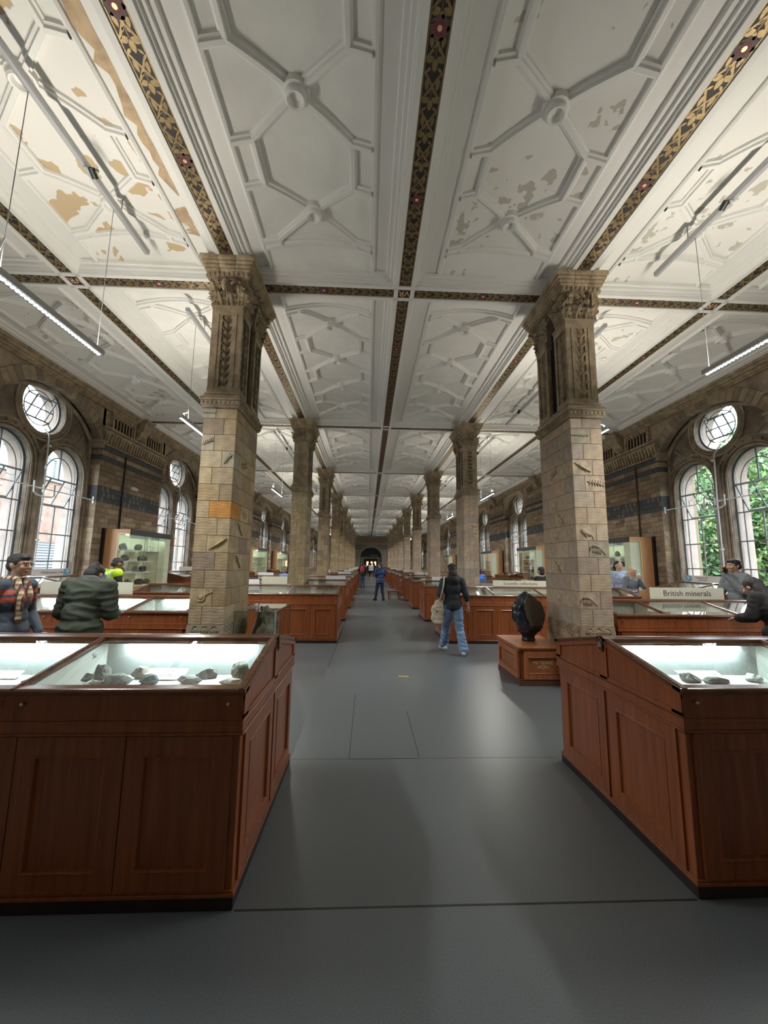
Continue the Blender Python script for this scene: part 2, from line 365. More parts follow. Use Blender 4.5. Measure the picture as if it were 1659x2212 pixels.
# painted bands: flat stencilled ornament on the beam soffits
def leaf2(b, x, y, w, h, ang, z, m=1):
    pts = [(0, 0), (.35, .22), (.5, .48), (.32, .78), (0, 1), (-.32, .78), (-.5, .48), (-.35, .22)]
    c, s = math.cos(ang), math.sin(ang)
    b.add([(x+(px*w)*c-(py*h)*s, y+(px*w)*s+(py*h)*c, z) for px, py in pts], [tuple(range(8))], m)
def bar2(b, x0, y0, x1, y1, t, z, m=1):
    d = Vector((x1-x0, y1-y0)).normalized(); n = Vector((-d.y, d.x))*t/2
    b.add([(x0+n.x, y0+n.y, z), (x1+n.x, y1+n.y, z), (x1-n.x, y1-n.y, z), (x0-n.x, y0-n.y, z)], [(0, 1, 2, 3)], m)
def band_mesh(length, roses, name):
    w = .096; b = MB(); z0, z1, z2, z3, z4 = HC-.001, HC-.0025, HC-.004, HC-.005, HC-.006
    b.add([(-w, 0, z0), (w, 0, z0), (w, length, z0), (-w, length, z0)], [(0, 1, 2, 3)], 0)
    for s in (-1, 1): bar2(b, s*(w-.009), 0, s*(w-.009), length, .013, z1)
    n = max(1, round(length/.30)); c = length/n
    for i in range(n):
        y = i*c
        bar2(b, -.080, y-.01, .080, y+c*.66, .020, z1); bar2(b, .080, y-.01, -.080, y+c*.66, .020, z2)
        leaf2(b, 0, y+c*.64, .058, .10, 0, z2); leaf2(b, .010, y+c*.62, .054, .082, -1.15, z2); leaf2(b, -.010, y+c*.62, .054, .082, 1.15, z2)
        for s in (-1, 1):
            leaf2(b, s*.056, y+c*.10, .042, .10, s*.10, z2); leaf2(b, s*.030, y+c*.86, .026, .06, -s*.9, z2); leaf2(b, s*.012, y+c*.40, .018, .04, -s*.5, z2)
        bar2(b, 0, y+c*.36, 0, y+c*.62, .006, z1)
    for r in roses:
        for q in range(10):
            a = 2*PI*q/10; b.add([(.062*math.cos(a)+.026*math.cos(t), r+.062*math.sin(a)+.026*math.sin(t), z2-.0004*(q % 2)) for t in [2*PI*j/8 for j in range(8)]], [tuple(range(8))], 2)
        b.add([(.06*math.cos(2*PI*j/16), r+.06*math.sin(2*PI*j/16), z3) for j in range(16)], [tuple(range(16))], 2)
        b.add([((.045+.006*(j % 2))*math.cos(2*PI*j/20), r+(.045+.006*(j % 2))*math.sin(2*PI*j/20), z4) for j in range(20)], [tuple(range(20))], 3)
        b.add([(.021*math.cos(2*PI*j/12), r+.021*math.sin(2*PI*j/12), z4-.001) for j in range(12)], [tuple(range(12))], 4)
    return b.mesh(name, [M_band, M_gold, M_rose, M_rose2, M_goldv], fix=False)
LL = L-.34; hl = LL/2
bm_c = band_mesh(LL, [hl-1.52, hl, hl+1.52], 'painted_band'); bm_s = band_mesh(LL, [hl-1.2, hl, hl+1.2], 'painted_band'); bm_t = band_mesh(WB-.34, [(WB-.34)/2], 'painted_band')
vr = text_mesh('VR', .19, M_goldv); mono = MB().box(-.10, -.10, HC-.002, .10, .10, HC+.001).mesh('monogram_panel', M_red)
for k in range(-1, NB):
    y = D1+k*L
    for a in (-2, -1, 0, 1, 2): ob('painted_band', bm_s if abs(a) == 1 else bm_c, ceil, (XC+a*WB, y+.17, 0))
    if k < -1: continue
    for a in range(-3, 3): ob('painted_band', bm_t, ceil, (XC+a*WB+.17, y, 0), (0, 0, -PI/2))
    for a in (-2, 0, 2):
        ob('monogram_panel', mono, ceil, (XC+a*WB, y, 0)); 
        ob('monogram_lettering', vr, ceil, (XC+a*WB, y, HC-.004), (PI, 0, PI), sc=(.80, .95, 1))
        for s in (-1, 1):
            if abs(k) < 3:
                ob('band_fillet', MB().box(-.1, s*.135-.022, HC-.02, .1, s*.135+.022, HC+.01).mesh('band_fillet', M_rib), ceil, (XC+a*WB, y, 0))
                ob('band_fillet', MB().box(s*.135-.022, -.1, HC-.02, s*.135+.022, .1, HC+.01).mesh('band_fillet', M_rib), ceil, (XC+a*WB, y, 0))

# ------------------------------------------------------------------ side walls (outward = +x, y along the wall)
ARC_R, ARC_C = 1.875, 3.825
def pier_meshes(seed):
    r = random.Random(seed); bricks = []; z = .55; i = 0
    while z < 4.84:
        h = .1435; row = 'b'
        if 3.29 < z+h/2 < 3.70: row = 'c'
        elif 4.39 < z+h/2 < 4.54 or 4.68 < z+h/2 < 4.82: row = 's'
        y = -1.55; first = True
        while y < 1.549:
            if row == 'c': w = .10
            else: w = r.choice([.30, .34, .38, .42, .46]) if row == 'b' else .36
            if first and i % 2: w *= .55
            first = False
            if 1.55-(y+w) < .12: w = 1.55-y
            bricks.append((y, z, min(w, 1.55-y), h, row, i)); y += w
        z += h; i += 1
    return bricks
pcore = MB().box(7.868, -1.545, 0, 8.5, 1.545, 4.86).box(7.868, -1.545, 0, 8.9, 1.2, 4.8)
me_pcore = pcore.mesh('pier', M_mort)
def brick_mesh(w, h, d=.03): return MB().box(7.85, 0, 0, 7.85+d+.02, w-.007, h-.007).mesh('brick', M_brick, bevel=.003)
_bc = {}
def brick_cached(w, h, m):
    k = (round(w, 3), round(h, 3), m.name)
    if k not in _bc: _bc[k] = MB().box(0, 0, 0, .05, w-.007, h-.007).mesh('brick', m, bevel=.003)
    return _bc[k]
BRM = [mat('wall_brick_tone_%d' % i, c, .85, n=(12, .35)) for i, c in enumerate(BR)]
def pier_joined(seed):
    b = MB(); r = random.Random(seed)
    for y, z, w, h, row, i in pier_meshes(seed):
        m = r.randrange(7) if row == 'b' else 7
        if row == 'c' and (i+int(y/.1)) % 2 == 0 and r.random() < .4: m = 8
        b.box(7.852, y, z, 7.88, y+w-.007, z+h-.007, m)
    b2 = []
    z = .55
    while z < 4.84:
        for s in (-1, 1):
            b.box(7.88, s*1.55-.003, z, 8.16, s*1.55+.003, z+.136, 7 if (3.29 < z+.07 < 3.7 or 4.39 < z+.07 < 4.54 or 4.68 < z+.07 < 4.82) else r.randrange(7))
        z += .1435
    return b.mesh('brick_facing', BRM+[M_slate, M_pale], fix=False)
me_pj = pier_joined(3)
# entablature over each pier
def entab():
    b = MB(); b.box(7.87, -1.62, 4.84, 8.5, 1.62, 6.12, 0)
    b.box(7.80, -1.60, 4.86, 7.88, 1.60, 4.90); b.box(7.76, -1.62, 5.20, 7.88, 1.62, 5.26); b.box(7.72, -1.63, 5.30, 7.88, 1.63, 5.36); b.box(7.79, -1.6, 5.26, 7.88, 1.6, 5.30)
    n = 25
    for i in range(n):
        y = -1.56+3.12*i/(n-1)
        b.frus(7.80, y-.022, 4.98, 7.875, y+.022, 7.745, y-.04, 5.20, 7.875, y+.04)
        b.box(7.80, y-.03, 4.93, 7.875, y+.03, 4.975)
    return b
eb = entab()
for gx in (-1, 1):
    y0 = gx*.80
    eb.box(7.785, y0-.52, 5.80, 7.875, y0+.52, 5.84); eb.box(7.79, y0-.53, 5.40, 7.875, y0-.48, 5.82); eb.box(7.79, y0+.48, 5.40, 7.875, y0+.53, 5.82)
    for i in range(7):
        y = y0-.42+.14*i
        eb.tube([(7.83, y, 5.38), (7.83, y, 5.74)], .026, 8, rr=[.022, .022]); eb.box(7.79, y-.035, 5.36, 7.86, y+.035, 5.40); eb.box(7.79, y-.035, 5.72, 7.86, y+.035, 5.77)
        if i < 6: eb.lathe([(.001, -.02), (.05, -.02), (.05, .02), (.001, .02)], 6, (7.83, y+.07, 5.79), ax=0)
me_ent = eb.mesh('entablature', M_carv)
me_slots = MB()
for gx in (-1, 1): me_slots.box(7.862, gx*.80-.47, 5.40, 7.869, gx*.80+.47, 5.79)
me_slots = me_slots.mesh('painted_slot_shade', M_recess_shade)  # flat black plates: painted shade of the balustrade openings
bk = [(7.88, 5.44), (7.80, 5.46), (7.70, 5.56), (7.68, 5.66), (7.60, 5.72), (7.56, 5.84), (7.56, 5.95), (7.50, 5.98), (7.50, 6.05), (7.88, 6.05)]
me_brk = MB().prism([(x, z) for x, z in bk], 1, -.19, .19).box(7.47, -.24, 6.02, 7.9, .24, 6.08).mesh('bracket', M_carv, bevel=.006)
me_corn = MB()
for x, z0, z1 in ((7.80, 5.86, 5.90), (7.76, 5.90, 5.96), (7.70, 5.96, 6.03), (7.66, 6.03, 6.10)): me_corn.box(x, -L/2, z0, 7.9, L/2, z1)
me_corn = me_corn.mesh('cornice', M_carv)
def arcpt(r, t): return (r*math.sin(t), ARC_C+r*math.cos(t))
TH = math.asin(1.5/ARC_R)
NV = 22
def voussoir(i, w=.30):
    t0, t1 = -TH-.02+(2*TH+.04)*i/NV+.002, -TH-.02+(2*TH+.04)*(i+1)/NV-.002
    return MB().prism([arcpt(ARC_R, t0), arcpt(ARC_R, t1), arcpt(ARC_R+w, t1), arcpt(ARC_R+w, t0)], 0, 7.83, 8.02)
me_vou = [voussoir(i).mesh('voussoir', mat('arch_stone', (.31, .245, .16), .85, n=(7, .35), rand=[(.33, .26, .18), (.27, .21, .145), (.36, .29, .20), (.24, .19, .13)]), bevel=.004) for i in range(NV)]
vj = MB()
for i in range(NV): vj.join(voussoir(i))
me_vj = vj.mesh('voussoir_ring', M_carvR)
def spandrel():
    b = MB(); n = 24; out = []
    pts = [arcpt(ARC_R+.1, -TH-.06+(2*TH+.12)*i/n) for i in range(n+1)]
    for i in range(n):
        (y0, z0), (y1, z1) = pts[i], pts[i+1]
        b.prism([(y0, z0), (y1, z1), (y1, 6.12), (y0, 6.12)], 0, 7.87, 8.02)
    for s in (-1, 1): b.prism([(s*1.50, 4.72), (s*1.66, 4.72), (s*1.66, 6.1), (s*1.5, 6.1)], 0, 7.875, 8.2)
    for s in (-1, 1): b.box(7.82, s*1.56-.09, 4.74, 8.2, s*1.56+.09, 4.90); b.box(7.79, s*1.56-.11, 4.88, 8.2, s*1.56+.11, 4.95)
    return b.mesh('window_arch', M_wstone)
me_sp = spandrel()
# tracery plate with holes, via a filled 2D curve
LCY, LR, LSP, LSILL, CZ, CR = .80, .61, 3.83, 1.22, 5.20, .60
def lancet(dr=0, n=20, z0=None):
    r = LR+dr; z0 = LSILL-dr if z0 is None else z0
    return [(-r, z0)]+[(-r*math.cos(PI*i/n), LSP+r*math.sin(PI*i/n)) for i in range(n+1)]+[(r, z0)]
def plate(name, x0, x1, m, dr=0, tri=True):
    c = bpy.data.curves.new(name, 'CURVE'); c.dimensions = '2D'; c.fill_mode = 'BOTH'; c.extrude = (x1-x0)/2
    def sp(pts):
        s = c.splines.new('POLY'); s.points.add(len(pts)-1); s.use_cyclic_u = True
        for i, p in enumerate(pts): s.points[i].co = (p[0], p[1], 0, 1)
    sp([(-1.70, 0), (1.70, 0), (1.70, 6.12), (-1.70, 6.12)])
    for s in (-1, 1): sp([(s*LCY+y, z) for y, z in lancet(dr)])
    sp([((CR+dr)*math.cos(2*PI*i/36), CZ+(CR+dr)*math.sin(2*PI*i/36)) for i in range(36)])
    if tri:
        for s in (-1, 1): sp([(s*y, z) for y, z in [(1.02, 4.66), (1.20, 4.56), (1.38, 4.36), (1.40, 4.55), (1.34, 4.78), (1.22, 5.0), (1.10, 4.80)]])
    o = bpy.data.objects.new(name, c); COL.objects.link(o); dg = bpy.context.evaluated_depsgraph_get()
    me = bpy.data.meshes.new_from_object(o.evaluated_get(dg)); bpy.data.objects.remove(o); me.materials.clear(); me.materials.append(m)
    me.transform(Matrix(((0, 0, 1, (x0+x1)/2), (1, 0, 0, 0), (0, 1, 0, 0), (0, 0, 0, 1)))); return me
me_tr = plate('window_tracery', 8.14, 8.34, M_wdark)
M_outer = mat('outer_terracotta', (.27, .215, .18), .85, n=(4, .2))
me_out = plate('outer_reveal', 8.36, 8.64, M_outer, dr=.02)
def mould():
    b = MB()
    for s in (-1, 1):
        for dr, r, x in ((.035, .032, 8.13), (.10, .025, 8.11), (.23, .035, 8.13)):
            b.tube([(x, s*LCY+y, z) for y, z in lancet(dr, 16, 0.9)], r, 6)
    for dr, r, x in ((.03, .03, 8.13), (.09, .022, 8.115), (.16, .04, 8.12)):
        b.tube([(x, (CR+dr)*math.cos(2*PI*i/32), CZ+(CR+dr)*math.sin(2*PI*i/32)) for i in range(32)], r, 6, closed=True)
    b.tube([(8.10, *arcpt(ARC_R-.05, -TH-.1+(2*TH+.2)*i/20)) for i in range(21)], .05, 6)
    for s in (-1, 1):
        b.tube([(8.12, s*(1.0+.14*i), 4.66+.13*i-.0*i) for i in range(3)], .02, 5)
        b.tube([(8.13, s*1.545, .9), (8.13, s*1.545, 4.8)], .045, 8)
    b.tube([(8.10, 0, .9), (8.10, 0, 4.2)], .055, 8); b.box(8.06, -.09, 4.1, 8.14, .09, 4.2)
    b.box(7.95, -1.6, 1.12, 8.4, 1.6, 1.20); b.box(7.87, -1.6, 0, 8.15, 1.6, 1.12)
    return b.mesh('window_moulding', M_wstone, smooth=True, ang=.6)
me_mo = mould()
def jambs():
    """separate ring and jamb stones of the two lancets"""
    out = []
    for s in (-1, 1):
        for q in (-1, 1):
            z = 1.22; j = 0
            while z < 3.8:
                h = .235 if j % 2 else .20; y0, y1 = sorted((s*LCY+q*(LR+.125), s*LCY+q*(LR+.205)))
                out.append(MB().box(8.105, y0, z+.003, 8.16, y1, min(z+h, 3.83)-.003)); z += h; j += 1
        for i in range(11):
            t0, t1 = PI*i/11+.012, PI*(i+1)/11-.012; a, c = LR+.125, LR+.205
            out.append(MB().prism([(s*LCY+a*math.cos(t0), LSP+a*math.sin(t0)), (s*LCY+a*math.cos(t1), LSP+a*math.sin(t1)), (s*LCY+c*math.cos(t1), LSP+c*math.sin(t1)), (s*LCY+c*math.cos(t0), LSP+c*math.sin(t0))], 0, 8.105, 8.16))
    return out
J = jambs(); M_jamb = mat('jamb_stone', (.30, .24, .17), .85, n=(7, .35), rand=[(.30, .24, .17), (.25, .195, .14), (.34, .275, .20), (.22, .175, .125)])
me_j = [q.mesh('jamb_stone', M_jamb, bevel=.003) for q in J]
jj = MB()
for q in J: jj.join(q)
me_jj = jj.mesh('jamb_stones', M_wstone)
# glazing
def bars():
    b = MB(); x = 8.27; t = .018
    for s in (-1, 1):
        c = s*LCY; b.tube([(x, c+y, z) for y, z in lancet(-.02, 16)], .02, 6)
        b.tube([(x, c+.43*math.cos(PI*i/12), 3.68+.52*math.sin(PI*i/12)) for i in range(13)], .013, 5)
        b.box(x-.012, c-.013, LSILL, x+.012, c+.013, 2.98); b.box(x-.012, c-.013, 3.66, x+.012, c+.013, LSP+LR)
        for q in (-1, 1): b.box(x-.012, c+q*.43-.012, LSILL, x+.012, c+q*.43+.012, 3.68)
        for z in (1.65, 2.30, 2.98, 3.66): b.box(x-.014, c-LR, z-.014, x+.014, c+LR, z+.014)
    b.tube([(x, (CR-.02)*math.cos(2*PI*i/32), CZ+(CR-.02)*math.sin(2*PI*i/32)) for i in range(32)], .02, 6, closed=True)
    b.tube([(x, .40*math.cos(2*PI*i/28), CZ+.40*math.sin(2*PI*i/28)) for i in range(28)], .013, 5, closed=True)
    for a in (PI/4, 3*PI/4, 5*PI/4, 7*PI/4): b.tube([(x, .40*math.cos(a), CZ+.40*math.sin(a)), (x, .60*math.cos(a), CZ+.60*math.sin(a))], .012, 5)
    for s in (-1, 1): b.box(x-.012, -.33, CZ+s*.27-.012, x+.012, .33, CZ+s*.27+.012)
    b.box(x-.012, -.40, CZ-.012, x+.012, .40, CZ+.012)
    return b.mesh('glazing_bars', M_steel)
me_bars = bars()
def vent(w, h):
    b = MB(); b.box(-.012, -w, -h, .012, -w+.025, h); b.box(-.012, w-.025, -h, .012, w, h); b.box(-.012, -w, -h, .012, w, -h+.025); b.box(-.012, -w, h-.025, .012, w, h); b.box(-.01, -.012, -h, .01, .012, h)
    return b.mesh('vent_sash', M_steel)
me_vent, me_vent2 = vent(.42, .33), vent(.27, .27)
def vpane(w, h): return MB().add([(0, -w, -h), (0, w, -h), (0, w, h), (0, -w, h)], [(0, 1, 2, 3)]).mesh('pane', M_glass, fix=False)
me_vp, me_vp2 = vpane(.41, .32), vpane(.26, .26)
def gp(poly): return MB().add([(8.275, y, z) for y, z in poly], [tuple(range(len(poly)))]).mesh('pane', M_glass, fix=False)
me_gl = gp([(y, z) for y, z in [(-LR, LSILL), (-LR, 2.98), (LR, 2.98), (LR, LSILL)]])
me_gt = gp([(-LR, 3.66), (-LR, LSP)]+[(-LR*math.cos(PI*i/16), LSP+LR*math.sin(PI*i/16)) for i in range(17)]+[(LR, 3.66)])
me_gc = gp([(CR*math.cos(2*PI*i/28), CZ+CR*math.sin(2*PI*i/28)) for i in range(28)])
me_gs = gp([(1.0, 4.3), (1.42, 4.3), (1.42, 5.02), (1.0, 5.02)])
def gear():
    b = MB(); x = 7.93
    b.tube([(x, -1.62, 3.29), (x, 1.62, 3.29)], .013, 6)
    for y in (-1.60, 1.60, 0.0): b.box(x-.02, y-.012, 3.20, x+.02, y+.012, 3.38); b.tube([(x, y, 3.29), (8.1, y, 3.29)], .012, 5)
    for s in (-1, 1):
        b.tube([(x, s*LCY-.06, 3.29), (x-.01, s*LCY-.06, 3.42), (x+.10, s*LCY-.06, 3.44), (8.18, s*LCY-.06, 3.50)], .014, 5)
        b.tube([(x-.02, s*.28, 3.42), (x-.03, s*.28, 3.17), (x-.03, s*.20, 3.12), (x-.02, 0, 3.10)], .018, 6)
    b.tube([(x+.02, -.04, 1.4), (x+.02, -.04, 3.29), (x+.06, -.04, 4.45), (x+.12, -.10, 4.6), (8.16, -.10, 4.72)], .016, 6)
    b.box(x, -.075, 4.28, x+.04, -.005, 4.33); b.box(x, -.075, 2.1, x+.04, -.005, 2.14)
    return b.mesh('opening_gear', M_wmet, smooth=True, ang=.7)
me_gear = gear()
SIDE = {}
wn = 0
for side, s in (('right', 1), ('left', -1)):
    wall = struct('wall_'+side, MB().box(8.95, -YEND-1, -6, 9.0, -YEND-.9, -5.9).mesh('wall', M_mort), (XC, 0, 0))
    wall.data = MB().box(7.95, s*(YBACK) if s > 0 else -(YEND+.3), -.3, 9.0, (YEND+.3) if s > 0 else -YBACK, -.01).mesh('wall_footing', M_mort)
    wall.rotation_euler = (0, 0, 0 if s > 0 else PI); SIDE[side] = wall
    for k in range(-1, NB+1):
        yp = D1+k*L
        p = ob('pier', me_pcore, wall, (0, s*yp, 0))
        if k == 1:
            r = random.Random(5)
            for y, z, w, h, row, i in pier_meshes(11 if s > 0 else 12):
                m = M_brick if row == 'b' else M_slate
                if row == 'c':
                    m = M_pale if ((i+int((y+2)/.1)) % 2 == 0 and r.random() < .45) else M_slate
                    if r.random() < .0: continue
                ob('brick', brick_cached(w, h, m), p, (7.85, y, z))
            z = .55; b = MB(); rr = random.Random(9)
            while z < 4.84:
                for q in (-1, 1): b.box(7.86, q*1.55-.004, z, 8.16, q*1.55+.004, z+.136, 7 if (3.29 < z+.07 < 3.7 or 4.39 < z+.07 < 4.54 or 4.68 < z+.07 < 4.82) else rr.randrange(7))
                z += .1435
            ob('brick_facing', b.mesh('reveal_bricks', BRM+[M_slate, M_pale], fix=False), p, kind='stuff')
        else: ob('brick_facing', me_pj, p, kind='stuff')
        ob('entablature', me_ent, wall, (0, s*yp, 0)); ob('bracket', me_brk, wall, (0, s*yp, 0)); ob('painted_slot_shade', me_slots, wall, (0, s*yp, 0)); ob('cornice', me_corn, wall, (0, s*yp, 0))
        if k == NB: continue
        yc = yp+L/2; wa = ob('window_arch', me_sp, wall, (0, s*yc, 0))
        if k in (-1, 0, 1):
            for q in me_vou: ob('voussoir', q, wa)
        else: ob('voussoir_ring', me_vj, wa, kind='stuff')
        ob('outer_reveal', me_out, wall, (0, s*yc, 0))
        tr = ob('window_tracery', me_tr, wall, (0, s*yc, 0)); ob('window_moulding', me_mo, wall, (0, s*yc, 0))
        if k in (0, 1):
            for q in me_j: ob('jamb_stone', q, tr)
        else: ob('jamb_stones', me_jj, tr, kind='stuff')
        if k >= -2:
            wn += 1
            w = struct('window_%d' % wn, me_bars, (XC, yc, 0)); w.rotation_euler = (0, 0, 0 if s > 0 else PI)
            for q in (-1, 1):
                ob('pane', me_gl, w, (0, q*LCY, 0)); ob('pane', me_gt, w, (0, q*LCY, 0))
                v = ob('vent_sash', me_vent, w, (8.24, q*LCY, 3.32), (0, -.42, 0)); ob('pane', me_vp, v)
                ob('pane', me_gs, w, sc=(1, q, 1))
            ob('pane', me_gc, w); v = ob('vent_sash', me_vent2, w, (8.22, 0, CZ), (0, -.45, 0)); ob('pane', me_vp2, v)
            ob('opening_gear', me_gear, w)
# far end wall with the vault doorway
def endwall():
    c = bpy.data.curves.new('e', 'CURVE'); c.dimensions = '2D'; c.fill_mode = 'BOTH'; c.extrude = .25
    def sp(pts):
        s = c.splines.new('POLY'); s.points.add(len(pts)-1); s.use_cyclic_u = True
        for i, p in enumerate(pts): s.points[i].co = (p[0], p[1], 0, 1)
    sp([(-8.2, 0), (8.2, 0), (8.2, 6.2), (-8.2, 6.2)]); sp([(-1.72, .01)]+[(-1.72*math.cos(PI*i/24), 2.72+1.6*math.sin(PI*i/24)) for i in range(25)]+[(1.72, .01)])
    o = bpy.data.objects.new('e', c); COL.objects.link(o); dg = bpy.context.evaluated_depsgraph_get(); me = bpy.data.meshes.new_from_object(o.evaluated_get(dg)); bpy.data.objects.remove(o)
    me.materials.clear(); me.materials.append(M_carv); me.transform(Matrix(((1, 0, 0, 0), (0, 0, 1, 0), (0, 1, 0, 0), (0, 0, 0, 1)))); return me
ew = struct('wall_end', endwall(), (XC, YEND+.25, 0))
b = MB()
for i in range(26): b.box(-2.2+4.4*i/25-.04, -.30, 5.15, -2.2+4.4*i/25+.04, -.25, 5.55, 0)
b.box(-2.6, -.42, 5.6, 2.6, -.25, 5.72).box(-2.6, -.36, 4.95, 2.6, -.25, 5.05).box(-2.6, -.36, 5.85, 2.6, -.25, 6.1)
ob('carved_frieze', b.mesh('carved_frieze', M_carvR), ew)
b = MB()
for z in (4.1, 4.5): b.box(-2.6, -.262, z, 2.6, -.25, z+.14)
ob('slate_band', b.mesh('slate_band', M_slate), ew)
vr2 = MB()
for i in range(23):
    t0, t1 = PI*i/23+.006, PI*(i+1)/23-.006
    vr2.prism([(1.72*math.cos(t0), 2.72+1.6*math.sin(t0)), (1.72*math.cos(t1), 2.72+1.6*math.sin(t1)), (2.1*math.cos(t1), 2.72+1.98*math.sin(t1)), (2.1*math.cos(t0), 2.72+1.98*math.sin(t0))], 1, -.32, .1)
ob('voussoir_ring', vr2.mesh('voussoir_ring', M_carv), ew, kind='stuff')
for sx in (-1, 1): ob('door_jamb', MB().box(sx*1.91-.19, -.31, 0, sx*1.91+.19, .1, 2.72).mesh('door_jamb', M_carv, bevel=.02), ew)
dr = struct('door_1', MB().box(-1.72, 0, 2.52, 1.72, .12, 2.74).box(-1.72, 0, 0, -1.12, .12, 2.52).box(1.12, 0, 0, 1.72, .12, 2.52).mesh('door_frame', mat('grey_stone_frame', (.20, .18, .16), .7)), (XC-.05, YEND+.18, 0))
ob('tympanum', MB().prism([(-1.68*math.cos(PI*i/20), 2.74+1.5*math.sin(PI*i/20)) for i in range(21)], 1, .03, .08).mesh('tympanum', mat('dark_tympanum', (.006, .010, .014), .5)), dr)
ob('lettering', text_mesh('The Vault', .30, mat('grey_lettering', (.35, .38, .4), .6)), dr, (.55, .02, 3.0), (PI/2, 0, 0))
vt = struct('wall_vault', MB().box(-2.5, 11.9, 0, 2.5, 12, 3.2).box(-2.5, .2, 3.0, 2.5, 12, 3.1).box(-2.5, .2, 0, -2.4, 12, 3.1).box(2.4, .2, 0, 2.5, 12, 3.1).mesh('vault_room', mat('vault_room_wall', (.35, .22, .12), .7)), (XC, YEND+.3, 0))
for x in (-.55, .15, .75): ob('lit_showcase', MB().box(x-.16, 3.8, .5, x+.16, 3.9, 2.05).mesh('lit_showcase', mat('warm_lit_glass', (.9, .7, .4), .5, emit=((1, .72, .38), 1.6))), vt)
ob('light_leak_backing', MB().box(-9, .5, 2.9, 9, .7, 6.6).box(-9, .5, 0, -2.5, .7, 3).box(2.5, .5, 0, 9, .7, 3).mesh('light_leak_backing', M_carv), ew)  # backing added behind the end wall to block leaking outside light
wb = struct('wall_back', MB().box(XC-9, YBACK-.2, 0, XC+9, YBACK, 6.5).mesh('wall_back', mat('back_wall_stone', (.30, .23, .15), .85, n=(2, .3))))
# ================================================================== COLUMNS
ZB = [.16, .392, .627, .861]+[.861+.2345*i for i in range(1, 13)]+[3.824]
CW, CD = .232, .50
_sm = {}
def stone_mesh(w, d, h, m):
    k = (round(w, 3), round(d, 3), round(h, 3), m.name)
    if k not in _sm: _sm[k] = MB().box(-w/2+.0015, -d/2+.0015, .002, w/2-.0015, d/2-.0015, h-.002).mesh('stone', m, bevel=.004)
    return _sm[k]
def course(i, z0, z1):
    """blocks of one course: (x0,x1,y0,y1)"""
    xs = -.06 if i % 2 else .06
    dl, dr = (.22, .40) if i % 2 else (.40, .22)
    o = [(-CW, xs, -CD, -CD+dl), (xs, CW, -CD, -CD+dr)]
    o += [(-CW, xs, CD-dr, CD), (xs, CW, CD-dl, CD)]
    for x0, x1, a, c in ((-CW, 0, -CD+dl, CD-dr), (0, CW, -CD+dr, CD-dl)):
        o.append((x0, x1, a, c))
    return o
def leafblade(w, h, curl, n=14, lobes=3):
    """acanthus leaf: stands on y=0, front towards -y, tip curls outward"""
    b = MB(); vs = []
    for i in range(n+1):
        t = i/n; ww = w/2*(.55+.6*math.sin(PI*min(1, t*1.05)))*(1+.34*math.sin(t*lobes*2*PI))*(1 if t < .85 else .6)
        z = h*t*(1-.10*t); y = -curl*t**2.4
        if i == n: z -= h*.10; y -= curl*.12
        for j, q in enumerate((-1, -.5, 0, .5, 1)):
            vs.append((q*ww, y+.02*abs(q)-(.014 if j == 2 else 0)+(.008 if j in (1, 3) else 0), z))
    k = len(vs); vs += [(x, y+.014, z) for x, y, z in vs]
    fs = [(i*5+j, i*5+j+1, (i+1)*5+j+1, (i+1)*5+j) for i in range(n) for j in range(4)]
    fs += [(a+k, d+k, c+k, bb+k) for a, bb, c, d in fs]
    for i in range(n): fs += [(i*5, (i+1)*5, (i+1)*5+k, i*5+k), (i*5+4, i*5+4+k, (i+1)*5+4+k, (i+1)*5+4)]
    return b.add(vs, fs)
def sprig(w, h, n, wide):
    """branch with paired leaves in relief, front towards -y"""
    b = MB(); b.tube([(0, -.012, 0), (.006, -.014, h*.5), (0, -.012, h*.97)], .009, 5)
    for i in range(n):
        z = h*(i+.15)/n
        for s in (-1, 1):
            lw, lh = w*.62*wide, h/n*1.35; a = s*.72; vs = []
            pts = [(0, 0), (.30, .25), (.42, .5), (.26, .8), (0, 1), (-.26, .8), (-.42, .5), (-.30, .25)]
            ca, sa = math.cos(a), math.sin(a)
            base = [((px*lw)*ca+(py*lh)*sa, z-(px*lw)*sa*0+(py*lh)*ca*.9+(px*lw)*(-sa)*.3) for px, py in pts]
            cx, cz = sum(p[0] for p in base)/8, sum(p[1] for p in base)/8
            vs = [(x, 0, zz) for x, zz in base]+[(cx, -.034, cz)]
            b.add(vs, [(j, (j+1) % 8, 8) for j in range(8)])
    b.tube([(0, -.012, h*.93), (0, -.02, h)], .012, 5)
    return b
def rz(b, ang, off):
    c, s = math.cos(ang), math.sin(ang)
    return lambda p: (p[0]*c-p[1]*s+off[0], p[0]*s+p[1]*c+off[1], p[2]+off[2])
